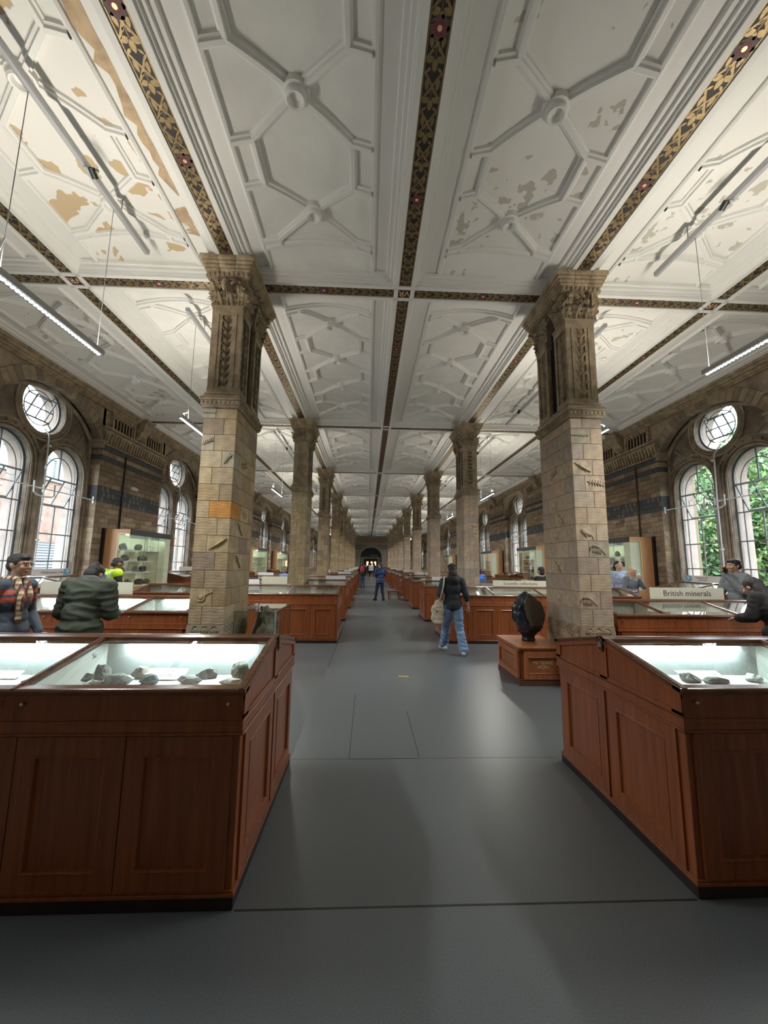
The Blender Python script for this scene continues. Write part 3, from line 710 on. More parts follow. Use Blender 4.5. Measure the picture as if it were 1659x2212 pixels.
def upper_parts(var):
    """moulding, two panelled piers, bells, leaves, abacus"""
    P = {}
    b = MB(); b.frus(-.25, -.52, 3.824, .25, .52, -.265, -.535, 3.86, .265, .535); b.box(-.272, -.545, 3.86, .272, .545, 3.93)
    b.box(-.285, -.56, 3.93, .285, .56, 3.965); b.frus(-.285, -.56, 3.965, .285, .56, -.235, -.505, 4.03, .235, .505); b.box(-.245, -.515, 4.03, .245, .515, 4.055)
    for i in range(9):
        x = -.24+.48*i/8; b.ball((x, -.548, 3.895), (.022, .012, .026), 6, 4); b.ball((x, .548, 3.895), (.022, .012, .026), 6, 4)
    for i in range(19):
        y = -.51+1.02*i/18
        for s in (-1, 1): b.ball((s*.275, y, 3.895), (.012, .022, .026), 6, 4)
    P['string_course'] = b
    b = MB()
    for s in (-1, 1):
        y0, y1 = (-.495, -.125) if s < 0 else (.125, .495)
        b.box(-.19, y0+.025, 4.05, .19, y1-.025, 5.36)
        for x in (-.19, .19): 
            b.box(x-.028, y0+.002, 4.06, x+.028, y0+.055, 5.30); b.box(x-.028, y1-.055, 4.06, x+.028, y1-.002, 5.30)
        for z0, z1 in ((4.05, 4.14), (5.25, 5.36)):
            b.box(-.221, y0-.001, z0, .221, y1+.001, z1)
        for x in (-.115, .115): 
            yy = y0 if s < 0 else y1
            b.box(x-.047, yy-.0+(.0 if s < 0 else -.03), 4.14, x+.047, yy+(.03 if s < 0 else 0), 5.25)
        for x in (-.128, .128): b.box(x*1.0-.012, (y0 if s < 0 else y1)-.012, 4.13, x+.012, (y0 if s < 0 else y1)+.012, 5.26)
        b.box(-.225, y0-.012, 5.345, .225, y1+.012, 5.37); b.box(-.235, y0-.02, 5.37, .235, y1+.02, 5.395)
    P['panelled_pier'] = b
    P['painted_shade_core'] = MB().box(-.13, -.2, 4.05, .13, .2, 5.55)  # black box paints in the shade between the two piers
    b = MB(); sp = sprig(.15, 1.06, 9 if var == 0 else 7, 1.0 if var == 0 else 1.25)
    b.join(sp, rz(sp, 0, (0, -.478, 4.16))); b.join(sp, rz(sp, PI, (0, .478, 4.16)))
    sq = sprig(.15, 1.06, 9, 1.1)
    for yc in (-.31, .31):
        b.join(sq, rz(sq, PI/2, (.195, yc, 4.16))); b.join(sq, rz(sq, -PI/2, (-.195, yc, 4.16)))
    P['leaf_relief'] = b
    b = MB()
    for s in (-1, 1):
        y0, y1 = (-.49, -.13) if s < 0 else (.13, .49)
        a0, a1 = (-.575, -.02) if s < 0 else (.02, .575)
        b.frus(-.185, y0+.02, 5.39, .185, y1-.02, -.215, y0-.02 if s < 0 else y0-.03, 5.62, .215, y1+.03 if s < 0 else y1+.02)
        b.frus(-.215, y0-.02 if s < 0 else y0-.03, 5.62, .215, y1+.03 if s < 0 else y1+.02, -.27, a0+.02, 5.80, .27, a1-.02)
    P['capital_bell'] = b
    b = MB(); r = random.Random(var+3)
    def put(lf, ang, off):
        tl = r.uniform(-.28, .28); sc_ = r.uniform(.9, 1.15); ct, st_ = math.cos(tl), math.sin(tl); g = rz(lf, ang, off)
        b.join(lf, lambda p: g((p[0]*sc_*ct+p[2]*st_, p[1]*sc_*1.25, p[2]*ct*sc_*.95-p[0]*st_)))
    big, sm = leafblade(.15, .36, .12, lobes=4), leafblade(.12, .22, .09, lobes=3)
    for s in (-1, 1):
        A = 0 if s < 0 else PI
        for x in (-.15, 0, .15): put(big, A, (x*(-s), s*.50, 5.40))
        for x in (-.075, .075, -.2, .2): put(sm, A, (x, s*.512, 5.40))
        for x in (-.19, .19): put(leafblade(.12, .40, .15, lobes=4), A+(-s if x > 0 else s)*(-.75)*(1), (x, s*.49, 5.39))
        for sx in (-1, 1):
            B = PI/2 if sx > 0 else -PI/2
            for yy in (.20, .31, .42): put(big, B, (sx*.212, s*yy, 5.40))
            for yy in (.25, .37): put(sm, B, (sx*.222, s*yy, 5.40))
    for i in range(22):
        s = r.choice((-1, 1)); x = r.uniform(-.22, .22); z = r.uniform(5.55, 5.76)
        b.ball((x, s*(.52+(z-5.5)*.25), z), (.018, .018, .018), 6, 4)
        sx = r.choice((-1, 1)); y = r.uniform(-.48, .48)
        b.ball((sx*(.24+(z-5.5)*.2), y, z), (.018, .018, .018), 6, 4)
    P['acanthus_leaves'] = b
    b = MB(); b.box(-.30, -.59, 5.79, .30, .59, 5.865)
    n = 9
    for i in range(n):
        x = -.27+.54*i/(n-1)
        for s in (-1, 1): b.frus(x-.022, s*.595-.008, 5.80, x+.022, s*.595+.008, x-.004, s*.60-.008, 5.855, x+.004, s*.60+.008)
    for i in range(18):
        y = -.56+1.12*i/17
        for s in (-1, 1): b.frus(s*.305-.008, y-.022, 5.80, s*.305+.008, y+.022, s*.31-.008, y-.004, 5.855, s*.31+.008, y+.004)
    P['capital_frieze'] = b
    b = MB()
    for x0, z0, z1 in ((.300, 5.862, 5.878), (.325, 5.878, 5.906), (.312, 5.906, 5.914), (.345, 5.914, 5.958), (.330, 5.958, 5.966), (.366, 5.966, 6.006), (.352, 6.006, 6.014), (.388, 6.014, 6.086)):
        q = x0*1.0; nseg = 3
        for j in range(nseg):
            xa, xb = -q+2*q*j/nseg, -q+2*q*(j+1)/nseg; b.box(xa+(.002 if j else 0), -(q+.295), z0, xb-(.002 if j < nseg-1 else 0), q+.295, z1)
    P['abacus'] = b
    return P
UP = {}
for var in (0, 1):
    for nm, b in upper_parts(var).items():
        m = {'painted_shade_core': M_recess_shade, 'leaf_relief': M_carvD if var == 0 else M_carv, 'acanthus_leaves': M_carv, 'abacus': M_carvR, 'panelled_pier': M_carv, 'string_course': M_carv}.get(nm, M_carv)
        UP[nm, var] = b.mesh(nm, m, smooth=nm in ('acanthus_leaves',), ang=.9, bevel=.004 if nm in ('abacus', 'string_course') else 0)
def floral_band():
    b = MB(); b.box(-.236, -.504, .627, .236, .504, .861)
    def fan(f):
        for i in range(-2, 3):
            a = i*.42; pts = [(0, 0), (.014, .03), (.012, .065), (0, .085), (-.012, .065), (-.014, .03)]
            b.join(MB().add([(x*math.cos(a)+z*math.sin(a), -.002, -x*math.sin(a)+z*math.cos(a)) for x, z in pts]+[(.045*math.sin(a), -.014, .045*math.cos(a))], [(j, (j+1) % 6, 6) for j in range(6)]), f)
        b.join(MB().tube([(-.058*math.cos(PI*t/8), -.004, .10*math.sin(PI*t/8)+.0) for t in range(9)], .007, 4), f)
    for zz in (.645, .755):
        for i in range(4 if zz < .7 else 3):
            x = -.18+.12*i+(.06 if zz > .7 else 0)
            fan(rz(None, 0, (x, -.504, zz))); fan(rz(None, PI, (x, .504, zz)))
        for i in range(8):
            y = -.44+.125*i
            fan(rz(None, PI/2, (.236, y, zz))); fan(rz(None, -PI/2, (-.236, y, zz)))
    return b
me_fb = floral_band()
me_fbL, me_fbR = me_fb.mesh('floral_band', M_stG), me_fb.mesh('floral_band', M_carvR)
def relief(kind):
    """animal carvings, lying in the xz plane, front towards -y, about .2 long"""
    b = MB()
    if kind == 'fish':
        b.ball((0, 0, 0), (.075, .022, .034), 12, 8); b.add([(.065, -.008, 0), (.11, -.006, .035), (.10, -.006, 0), (.11, -.006, -.035)], [(0, 1, 2), (0, 2, 3)])
        b.add([(-.02, -.01, .03), (.02, -.008, .055), (.03, -.01, .025)], [(0, 1, 2)]); b.add([(-.01, -.01, -.03), (.03, -.008, -.05), (.03, -.01, -.02)], [(0, 1, 2)])
        b.ball((-.055, -.016, .006), .006, 6, 4)
    elif kind == 'shrimp':
        for i in range(7):
            t = i/6; b.ball((-.075+.14*t, 0, .025-.05*t-.02*math.sin(t*PI)*-1), (.022-.010*t, .022-.008*t, .024-.012*t), 8, 6)
        for i in range(6): b.tube([(-.06+.016*i, -.006, .01), (-.07+.018*i, -.008, -.03), (-.062+.018*i, -.004, -.055)], .0035, 4)
        b.tube([(-.085, -.008, .03), (-.105, -.008, .0), (-.10, -.006, -.045)], .006, 5); b.tube([(-.08, -.008, .035), (-.06, -.008, .06), (-.02, -.006, .055)], .003, 4)
        b.add([(.06, -.005, -.03), (.095, -.005, -.02), (.09, -.005, -.045)], [(0, 1, 2)])
    elif kind == 'lizard':
        b.tube([(-.10, -.004, .045), (-.05, -.010, .022), (0, -.014, .0), (.045, -.012, -.018), (.075, -.010, -.03)], .014, 8, rr=[.004, .009, .016, .016, .009])
        b.ball((.088, -.010, -.035), (.018, .012, .011), 8, 5)
        for x, z, dx, dz in ((.03, -.012, .02, .035), (.04, -.018, .0, -.035), (-.02, .008, -.01, .035), (-.015, .005, -.03, -.025)): b.tube([(x, -.008, z), (x+dx, -.008, z+dz)], .005, 5)
    elif kind == 'ray':
        b.tube([(.04*math.cos(t), -.006, .04*math.sin(t)) for t in [PI*.9+i*.28 for i in range(16)]], .008, 5)
        b.ball((0, 0, 0), (.026, .014, .026), 10, 6); b.tube([(.03, -.006, .015), (.12, -.004, .062)], .005, 5)
    elif kind == 'fern':
        b.tube([(-.08, -.006, -.05), (0, -.01, .01), (.07, -.008, .05)], .007, 5)
        for i in range(6):
            x, z = -.06+.025*i, -.035+.02*i
            b.tube([(x, -.006, z), (x-.012, -.006, z+.04)], .006, 4); b.tube([(x, -.006, z), (x+.03, -.006, z-.02)], .006, 4)
    elif kind == 'wave':
        for i in range(5):
            x = -.10+.045*i
            b.tube([(x+.02*(1-q/9)*math.cos(q*.75), -.004, .02*(1-q/9)*math.sin(q*.75)) for q in range(9)], .006, 4)
    return b
KN = ['fish', 'shrimp', 'lizard', 'ray', 'fern', 'wave']
REL = {(k, c): relief(k).mesh('carving', m, smooth=True) for k in KN for c, m in (('L', M_stLc), ('R', M_stRc), ('G', M_stG))}
# course index -> (side of front, kind, tilt, tone) seen on the near columns
CARV = {('left', 0): {15: (0, 'wave', 0, 'G'), 13: (0, 'fern', .2, 'G'), 12: (1, 'fern', -.3, 'G'), 7: (1, 'lizard', -1.0, 'L'), 4: (0, 'ray', 0, 'L')},
        ('right', 0): {14: (0, 'wave', 0, 'G'), 12: (0, 'lizard', .1, 'R'), 11: (1, 'fern', .8, 'R'), 8: (0, 'fish', .45, 'R'), 7: (1, 'shrimp', .25, 'G'), 4: (0, 'shrimp', .15, 'R')}}
SIDES_CARV = {('right', 0): {12: 'fern', 10: 'fish', 9: 'lizard', 8: 'fish', 6: 'lizard', 4: 'fish'}, ('left', 0): {9: 'ray', 8: 'lizard', 6: 'lizard', 12: 'fern'}}
FAR_M = {}
def far_shaft(seed, base):
    b = MB(); r = random.Random(seed)
    for i in range(len(ZB)-1):
        if abs(ZB[i]-.627) < .01: continue
        for x0, x1, y0, y1 in course(i, 0, 0): b.box(x0+.002, y0+.002, ZB[i]+.003, x1-.002, y1-.002, ZB[i+1]-.003, r.randrange(len(base)))
    ms = [mat('far_stone_%d_%d' % (seed % 2, i), c, .85, n=(9, .25)) for i, c in enumerate(base)]
    return b.mesh('stone_shaft', ms)
me_farL, me_farR = far_shaft(20, TAN), far_shaft(21, PINK)
me_core = MB().box(-.222, -.49, .1, .222, .49, 3.82).mesh('mortar_core', M_mort)
me_plin = MB().box(-.27, -.54, 0, .27, .54, .12).frus(-.27, -.54, .12, .27, .54, -.235, -.505, .16, .235, .505).mesh('plinth', M_carv, bevel=.004)
COLS = {}
for side, s in (('left', -1), ('right', 1)):
    for k in range(-1, NB):
        y = D1+k*L; x = XC+s*WB
        if k == -1: lab = 'stone column behind the viewer, %s of the aisle' % side
        elif k == 0: lab = 'nearest stone column on the %s, beside the %s' % (side, 'glass box with a boulder' if s < 0 else 'black iron meteorite')
        elif k == NB-1: lab = 'farthest stone column on the %s of the central aisle, by the arched doorway' % side
        else: lab = '%s carved stone column from the front on the %s of the central aisle' % (ORD[k], side)
        if k == -1: continue
        c = thing('stone_column', lab, 'column', (x, y, 0), 0, 'carved stone columns along the central aisle')
        rr = random.Random(k*7+s)
        var = 0 if (k+(s > 0)) % 2 == 0 else 1
        for nm in ('string_course', 'panelled_pier', 'painted_shade_core', 'leaf_relief', 'capital_bell', 'acanthus_leaves', 'capital_frieze', 'abacus'):
            o = ob(nm, UP[nm, var], c, sc=(1, 1 if nm != 'painted_shade_core' else 1, 1))
        ob('plinth', me_plin, c); ob('mortar_core', me_core, c); ob('floral_band', me_fbL if s < 0 else me_fbR, c)
        if k <= 2:
            m0 = M_stL if s < 0 else M_stR
            for i in range(len(ZB)-1):
                z0, z1 = ZB[i], ZB[i+1]
                if abs(z0-.627) < .01: continue
                for j, (x0, x1, y0, y1) in enumerate(course(i, z0, z1)):
                    m = m0
                    if s < 0 and k == 0 and i == 9 and j == 1: m = M_stO
                    cv = CARV.get((side, k), {}).get(i)
                    if cv and cv[0] == j: m = M_stG if cv[3] == 'G' else (M_stLc if s < 0 else M_stRc)
                    if k == 0 and i in SIDES_CARV.get((side, k), {}) and j == (4 if s > 0 else 5): m = M_stLc if s < 0 else M_stRc
                    pick = k > 0 and j < 2 and rr.random() < .16
                    if pick: m = M_stLc if s < 0 else M_stRc
                    st = ob('stone', stone_mesh(x1-x0, y1-y0, z1-z0, m), c, ((x0+x1)/2, (y0+y1)/2, z0))
                    if cv and cv[0] == j:
                        q = ob('carving', REL[cv[1], 'G' if cv[3] == 'G' else ('L' if s < 0 else 'R')], st, (0, -(y1-y0)/2+.001, (z1-z0)/2), (0, cv[2], 0)); q.scale = (1.25, 1, 1.25) if x1-x0 > .2 else (.85, 1, .85)
                    sc_ = SIDES_CARV.get((side, k), {}).get(i)
                    if sc_ and j == (4 if s > 0 else 5):
                        q = ob('carving', REL[sc_, 'L' if s < 0 else 'R'], st, ((x1-x0)/2*(-s)-(.001*-s), 0, (z1-z0)/2), (0, 0, -s*PI/2*-1 if s > 0 else PI/2)); q.rotation_euler = (0, .3, -PI/2 if s > 0 else PI/2); q.scale = (1.3, 1, 1.3)
                    if pick:
                        ob('carving', REL[rr.choice(['lizard', 'fish', 'fern', 'ray']), 'L' if s < 0 else 'R'], st, (0, -(y1-y0)/2+.001, (z1-z0)/2), (0, rr.uniform(-.5, .5), 0), (1.1, 1, 1.1) if x1-x0 > .2 else (.75, 1, .75))
        else: ob('stone_shaft', me_farL if s < 0 else me_farR, c, kind='stuff')
        if k == 0 and s < 0:
            b = MB(); b.ball((0, -.66, 5.62), (.05, .055, .085), 10, 8); b.ball((0, -.69, 5.55), (.034, .035, .055), 8, 6)
            for q in (-1, 1): b.tube([(q*.03, -.64, 5.69), (q*.09, -.63, 5.72), (q*.12, -.65, 5.66), (q*.085, -.67, 5.62)], .016, 6)
            ob('carved_ram_head', b.mesh('carved_ram_head', M_carv, smooth=True), c)
# ================================================================== DESK CASES
CDP = 1.40; FR, RG = 1.012, 1.165
def door_mesh(w, h, m, t=.014):
    """panelled door lying in xz, front at y=-t, origin lower left"""
    b = MB(); s = min(.085, w*.17); e = .0025
    L0 = [(e, e), (w-e, e), (w-e, h-e), (e, h-e)]
    def ins(a): return [(a, a), (w-a, a), (w-a, h-a), (a, h-a)]
    loops = [(L0, 0), (L0, -t), (ins(s), -t), (ins(s+.006), -t-.005), (ins(s+.016), -t-.003), (ins(s+.022), .004), (ins(s+.03), .006)]
    vs = [(x, y, z) for lp, y in loops for x, z in lp]; fs = []
    for i in range(len(loops)-1):
        for j in range(4): fs.append((i*4+j, i*4+(j+1) % 4, (i+1)*4+(j+1) % 4, (i+1)*4+j))
    k = (len(loops)-1)*4; fs.append((k, k+1, k+2, k+3)); b.add(vs, fs)
    return b.mesh('panel', m)
def zs(y): return FR+(RG-FR)*(1-abs(y-.70)/.70)
_case = {}
def case_parts(Lx, bars_, lit):
    key = (round(Lx, 3), tuple(bars_), lit)
    if key in _case: return _case[key]
    P = []
    b = MB().box(0, 0, 0, Lx, CDP, .058); P.append(('base', b.mesh('base', M_woodD, bevel=.003), (0, 0, 0), 0))
    b = MB().box(.012, .012, .058, Lx-.012, CDP-.012, .85)
    for z0, z1, o in ((.058, .075, .004), (.075, .085, -.002), (.80, .812, .010), (.812, .845, .003)):
        b.box(-o, -o, z0, Lx+o, CDP+o, z1)
    for z0, z1, o in ((.845, .868, .003), (.868, .878, -.003)):
        b.box(-o, -o, z0, Lx+o, .028, z1).box(-o, CDP-.028, z0, Lx+o, CDP+o, z1).box(-o, .028, z0, .024, CDP-.028, z1).box(Lx-.024, .028, z0, Lx+o, CDP-.028, z1)
    P.append(('carcass', b.mesh('carcass', M_wood, bevel=.002), (0, 0, 0), 0))
    b = MB()
    for y in (.004, CDP-.030): b.box(.004, y, .86, Lx-.004, y+.026, 1.0)
    for x in (.004, Lx-.026):
        b.prism([(.02, .86), (CDP-.02, .86), (CDP-.02, FR-.01), (.70, RG-.02), (.02, FR-.01)], 0, x, x+.022)
        o0, o1 = (x-.010, x) if x < .1 else (x+.022, x+.032)
        b.prism([(.0, .876), (CDP, .876), (CDP, .90), (.0, .90)], 0, o0, o1)
        for q in (0, CDP-.075): b.prism([(q, .88), (q+.075, .88), (q+.075, zs(q+.075)-.012), (q, zs(q)-.012)], 0, o0, o1)
        b.prism([(.655, .88), (.745, .88), (.745, zs(.745)-.012), (.655, zs(.655)-.012)], 0, o0, o1)
        for q0, q1 in ((0, .70), (.70, CDP)): b.prism([(q0, zs(q0)-.045), (q1, zs(q1)-.045), (q1, zs(q1)-.012), (q0, zs(q0)-.012)], 0, o0-.0006, o1+.0006)
    P.append(('frieze', b.mesh('frieze', M_wood, bevel=.0015), (0, 0, 0), 0))
    b = MB(); xs = [0.0]+list(bars_)+[Lx]
    for i, x in enumerate(xs):
        w = .045 if 0 < i < len(xs)-1 else .055
        x0 = x-w/2 if 0 < i < len(xs)-1 else (x-.012 if i == 0 else x-w+.012)
        for q0, q1 in ((-.012, .70), (CDP+.012, .70)):
            b.prism([(q0, FR-.012), (q1, RG-.012), (q1, RG+.006), (q0, FR+.012)], 0, x0, x0+w)
            b.prism([(q0, FR+.008), (q1, RG+.002), (q1, RG+.012), (q0, FR+.018)], 0, x0+.012, x0+w-.012)
    for q in (-1, 1):
        f = (lambda y: y) if q < 0 else (lambda y: CDP-y)
        b.prism([(f(-.018), FR-.014), (f(.05), FR-.006), (f(.05), FR+.020), (f(-.008), FR+.016), (f(-.018), FR+.004)], 0, -.012, Lx+.012)
        b.prism([(f(.64), RG-.045), (f(.71), RG-.045), (f(.71), RG+.014), (f(.64), RG)], 0, -.012, Lx+.012)
    P.append(('glazed_top_frame', b.mesh('glazed_top_frame', M_rim, bevel=.003), (0, 0, 0), 0))
    for i in range(len(xs)-1):
        for q in (-1, 1):
            y0, y1 = (.03, .66) if q < 0 else (CDP-.03, .74)
            P.append(('glass_pane', MB().add([(xs[i]+.02, y0, zs(y0)-.002), (xs[i+1]-.02, y0, zs(y0)-.002), (xs[i+1]-.02, y1, zs(y1)-.002), (xs[i]+.02, y1, zs(y1)-.002)], [(0, 1, 2, 3)]).mesh('glass_pane', M_cglass, fix=False), (0, 0, 0), 0))
    bm_ = M_board if lit else M_board_dim
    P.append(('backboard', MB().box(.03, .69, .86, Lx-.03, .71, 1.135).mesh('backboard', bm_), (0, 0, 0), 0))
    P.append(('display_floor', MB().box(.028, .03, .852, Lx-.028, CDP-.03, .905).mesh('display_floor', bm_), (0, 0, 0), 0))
    for x in bars_: P.append(('partition', MB().prism([(.04, .866), (.69, .866), (.69, 1.13), (.04, FR-.01)], 0, x-.012, x+.012).mesh('partition', M_paper), (0, 0, 0), 0))
    if lit:
        for i in range(len(xs)-1):
            P.append(('fluorescent_tube', MB().tube([(xs[i]+.16, .668, 1.121), (xs[i+1]-.16, .668, 1.121)], .006, 6).mesh('fluorescent_tube', M_tube, smooth=True), (0, 0, 0), 0))
    nd = max(1, round(Lx/.535)); w = (Lx-.09)/nd; dm = door_mesh(w, .712, M_wood)
    for i in range(nd): P.append(('door', dm, (.045+i*w, .012, .086), 0))
    wE = (CDP-.10)/2; em = door_mesh(wE-.03, .712, M_wood, .012)
    for x, r, f in ((Lx-.012, PI/2, 1), (.012, -PI/2, -1)):
        for j in range(2):
            y = (.05+j*(wE+.0)+.015) if f > 0 else (CDP-.05-j*wE-.015)
            P.append(('end_panel', em, (x, y, .086), r))
    b = MB().lathe([(.001, -.024), (.007, -.024), (.009, -.016), (.006, -.008), (.006, 0)], 8, (0, 0, 0), ax=1); lm = b.mesh('lock', M_brass, smooth=True)
    for x in [.075, Lx-.075]+[v+q for v in bars_ for q in (-.06, .06)]: P.append(('lock', lm, (x, .004, .955), 0))
    _case[key] = P; return P
CASES = {}
def case(x0, y0, Lx, bars_, label, lit=False, near=True):
    c = thing('display_case', label, 'display case', (x0, y0, 0), 0, 'sloping glass-topped mineral cases')
    for nm, me, loc, rot in case_parts(Lx, bars_, lit):
        if not near and nm == 'lock': continue
        ob(nm, me, c, loc, (0, 0, rot))
    return c
def sign(x0, x1, y, z0, z1, txt, label, m=None, size=.11, rot=0, lean=-.10, loc=None, align='CENTER'):
    w = x1-x0
    t = thing('sign_board', label, 'sign', ((x0+x1)/2 if loc is None else loc[0], y if loc is None else loc[1], z0), rot, 'title boards standing on the case ridges')
    t = setd(t, MB().frus(-w/2, -.012, 0, w/2, .012, -w/2, -.012-(z1-z0)*lean*-1, z1-z0, w/2, .008-(z1-z0)*lean*-1).mesh('sign_board', m or M_sign, bevel=.001) if False else MB().box(-w/2, -.009, 0, w/2, .009, z1-z0).mesh('sign_board', m or M_sign, bevel=.001))
    if txt:
        ob('lettering', text_mesh(txt, size, M_ink, .0006, align), t, (0 if align == 'CENTER' else -w/2+.3, -.0105, (z1-z0)/2), (PI/2, 0, 0))
    return t
ROWS = [2.14+i*L/2 for i in range(0, 18)]
def ordn(i): return ORD[i]
for i, y in enumerate(ROWS):
    for side, s in (('left', -1), ('right', 1)):
        inner = -.63 if s < 0 else 1.72
        near = i < 5
        Lc = 4.35
        if i == 0:
            case(inner-Lc if s < 0 else inner, y, Lc, [1.02, 2.1, 3.19] if s < 0 else [1.16, 2.25, 3.33],
                 'large lit mahogany case in the %s foreground, %s' % (side, 'holding grey rocks under glass' if s < 0 else 'with a black number 6 on its end'), lit=True)
        elif i % 2 == 0:
            case(inner-Lc if s < 0 else inner, y, Lc, [1.0875, 2.175, 3.2625], '%s long glass-topped case from the viewer in the row along the %s of the aisle' % (ordn(i//2), side), near=near)
        else:
            k = (i-1)//2
            if i > 1:
                w = 1.22 if s < 0 else 1.16
                case(inner-w if s < 0 else inner, y, w, [], 'short case between the aisle and the %s column on the %s' % (ordn(k), side), near=near)
            ax = -4.91 if s < 0 else 3.45
            if i < 10:
                lab = 'lit glass-topped case behind the %s, %s' % (('man in the olive parka', 'left of the nearest column') if s < 0 else ('right foreground case', 'carrying the British minerals board')) if i == 1 else 'side-aisle case beyond the %s column on the %s' % (ordn(k), side)
                case(ax, y, 2.55, [.80, 1.75] if s < 0 else [.74, 1.81], lab, lit=(i == 1 and s < 0), near=near)
# number plaques
for x, y, txt, s in ((-.617, 2.84, '5', 1), (1.707, 2.84, '6', -1)):
    t = thing('number_plaque', 'small black plaque numbered %s on the end of the %s foreground case' % (txt, 'left' if s > 0 else 'right'), 'plaque', (x, y, 1.118), PI/2*s)
    t = setd(t, MB().prism([(-.026, -.03), (-.014, -.045), (.014, -.045), (.026, -.03), (.026, .03), (.014, .045), (-.014, .045), (-.026, .03)], 1, -.008, .0).mesh('number_plaque', M_black, bevel=.001))
    ob('lettering', text_mesh(txt, .065, M_goldv), t, (0, -.0095, 0), (PI/2, 0, 0))
    ob('plaque_rim', MB().tube([(x_, -.008, z_) for x_, z_ in [(-.023, -.028), (-.013, -.041), (.013, -.041), (.023, -.028), (.023, .028), (.013, .041), (-.013, .041), (-.023, .028)]], .0015, 4, closed=True).mesh('plaque_rim', M_goldv), t)
RY = lambda i: ROWS[i]+.70
sign(4.45, 5.66, RY(1), 1.18, 1.36, 'British minerals', 'grey-green British minerals board on the case right of the nearest right column', size=.125)
sign(-4.83, -3.50, RY(1), 1.18, 1.36, 'Gemstones', 'cream board ending in nes, behind the olive parka', size=.125)
sign(2.98, 4.3, RY(2), 1.18, 1.32, 'Scientific collections', 'cream Scientific board left of the nearest right column', size=.10)
sign(-2.45, -1.86, RY(2), 1.18, 1.36, '', 'blank cream board left of the second left column', size=.10)
for x, i, w in ((-1.0, 3, .62), (5.0, 2, .55), (2.3, 3, .5), (-1.1, 5, .6), (2.55, 5, .55), (-1.2, 7, .6), (2.6, 7, .6), (-1.2, 9, .6), (2.6, 9, .6), (-1.2, 11, .6), (2.5, 11, .6), (-1.2, 13, .6), (-4.0, 4, .6), (-2.8, 2, .6)):
    sign(x-w/2, x+w/2, RY(i), 1.18, 1.29, '', 'white blank board on the %s case row from the front, %s of aisle' % (ordn(i), ('far left' if x < -2 else 'left') if x < .5 else ('far right' if x > 4 else 'right')), M_signw)
# ------------------------------------------------------------------ window desks under the windows
def desk_parts():
    P = []; b = MB(); Y = 2.3   # runs along +x (length), front at y=0, back y=.8
    b.box(0, .02, 0, Y, .8, .98); P.append(('carcass', b.mesh('carcass', M_wood, bevel=.003)))
    b = MB(); b.box(0, 0, .98, Y, .03, 1.12)
    for x in (0, Y-.02): b.prism([(0, .98), (.8, .98), (.8, 1.31), (0, 1.12)], 0, x, x+.02)
    b.box(0, .78, .98, Y, .8, 1.31)
    for x in (0, Y/2-.03, Y-.06): b.prism([(-.01, 1.11), (.8, 1.305), (.8, 1.33), (-.01, 1.135)], 0, x, x+.06)
    b.prism([(-.01, 1.11), (.06, 1.127), (.06, 1.15), (-.01, 1.135)], 0, 0, Y); b.prism([(.72, 1.285), (.82, 1.31), (.82, 1.335), (.72, 1.31)], 0, 0, Y)
    P.append(('glazed_top_frame', b.mesh('glazed_top_frame', M_rim, bevel=.003)))
    P.append(('glass_pane', MB().add([(.03, .03, 1.125), (Y-.03, .03, 1.125), (Y-.03, .77, 1.31), (.03, .77, 1.31)], [(0, 1, 2, 3)]).mesh('glass_pane', M_cglass, fix=False)))
    P.append(('backboard', MB().box(.03, .05, .985, Y-.03, .77, 1.0).box(.03, .76, 1.0, Y-.03, .775, 1.28).mesh('backboard', M_board)))
    return P
DP = desk_parts()
for side, s in (('right', 1), ('left', -1)):
    for k in range(0, 5):
        yc = D1+(k+.5)*L
        t = thing('window_desk', 'sloping glazed desk under the %s window from the front on the %s wall' % (ordn(k), side), 'display case', (XC+s*7.0, yc+(1.15 if s > 0 else -1.15)-.0, 0), -PI/2*s, 'sloping desks below the windows')
        for nm, me in DP: ob(nm, me, t)
for (txt, lab, x, y, r, sz) in (('Pegmatite and\ncarbonatite', 'pink-grey Pegmatite and carbonatite board on the desk under the right window', 8.05, 9.05, -PI/2, .055), ('4 Sedimentary rocks', 'pale grey Sedimentary rocks board on the desk under the left window', -7.0, 8.95, PI/2, .075),
                             ('', 'small white board on the desk under the second left window', -7.0, 15.3, PI/2, .05), ('', 'white board on the desk under the second right window', 8.05, 15.3, -PI/2, .05)):
    t = sign(-.52, .52, 0, 1.33, 1.485, txt, lab, mat('pinkish_board', (.58, .54, .52), .7), size=sz, rot=r, loc=(x, y))
    if txt: ob('printed_picture', MB().box(-.515, -.011, .003, -.31, -.009, .152).mesh('printed_picture', mat('blue_print', (.18, .32, .42), .6, n=(14, .8))), t, (0 if r < 0 else .825, 0, 0))
# ------------------------------------------------------------------ minerals
RM = {'dark': mat('dark_rock', (.045, .05, .052), .7, n=(16, .6), bump=(40, .5)), 'grey': mat('grey_rock', (.17, .17, .155), .85, n=(18, .6), bump=(40, .5)), 'green': mat('green_grey_rock', (.16, .17, .13), .85, n=(14, .5), bump=(40, .5)),
      'pale': mat('pale_rock', (.42, .38, .32), .8, n=(18, .6), bump=(30, .4)), 'red': mat('reddish_rock', (.28, .14, .09), .8, n=(14, .6)), 'crystal': mat('crystal', (.62, .66, .62), .15, n=(10, .3)),
      'iron': mat('meteoritic_iron', (.030, .033, .045), .22, metal=.6, n=(9, .6), bump=(16, .55), coat=.3), 'cut': mat('sawn_iron_face', (.135, .115, .10), .45, metal=.3), 'boulder': mat('boulder', (.16, .15, .135), .85, n=(6, .85), bump=(25, .6), col2=(.40, .37, .28))}
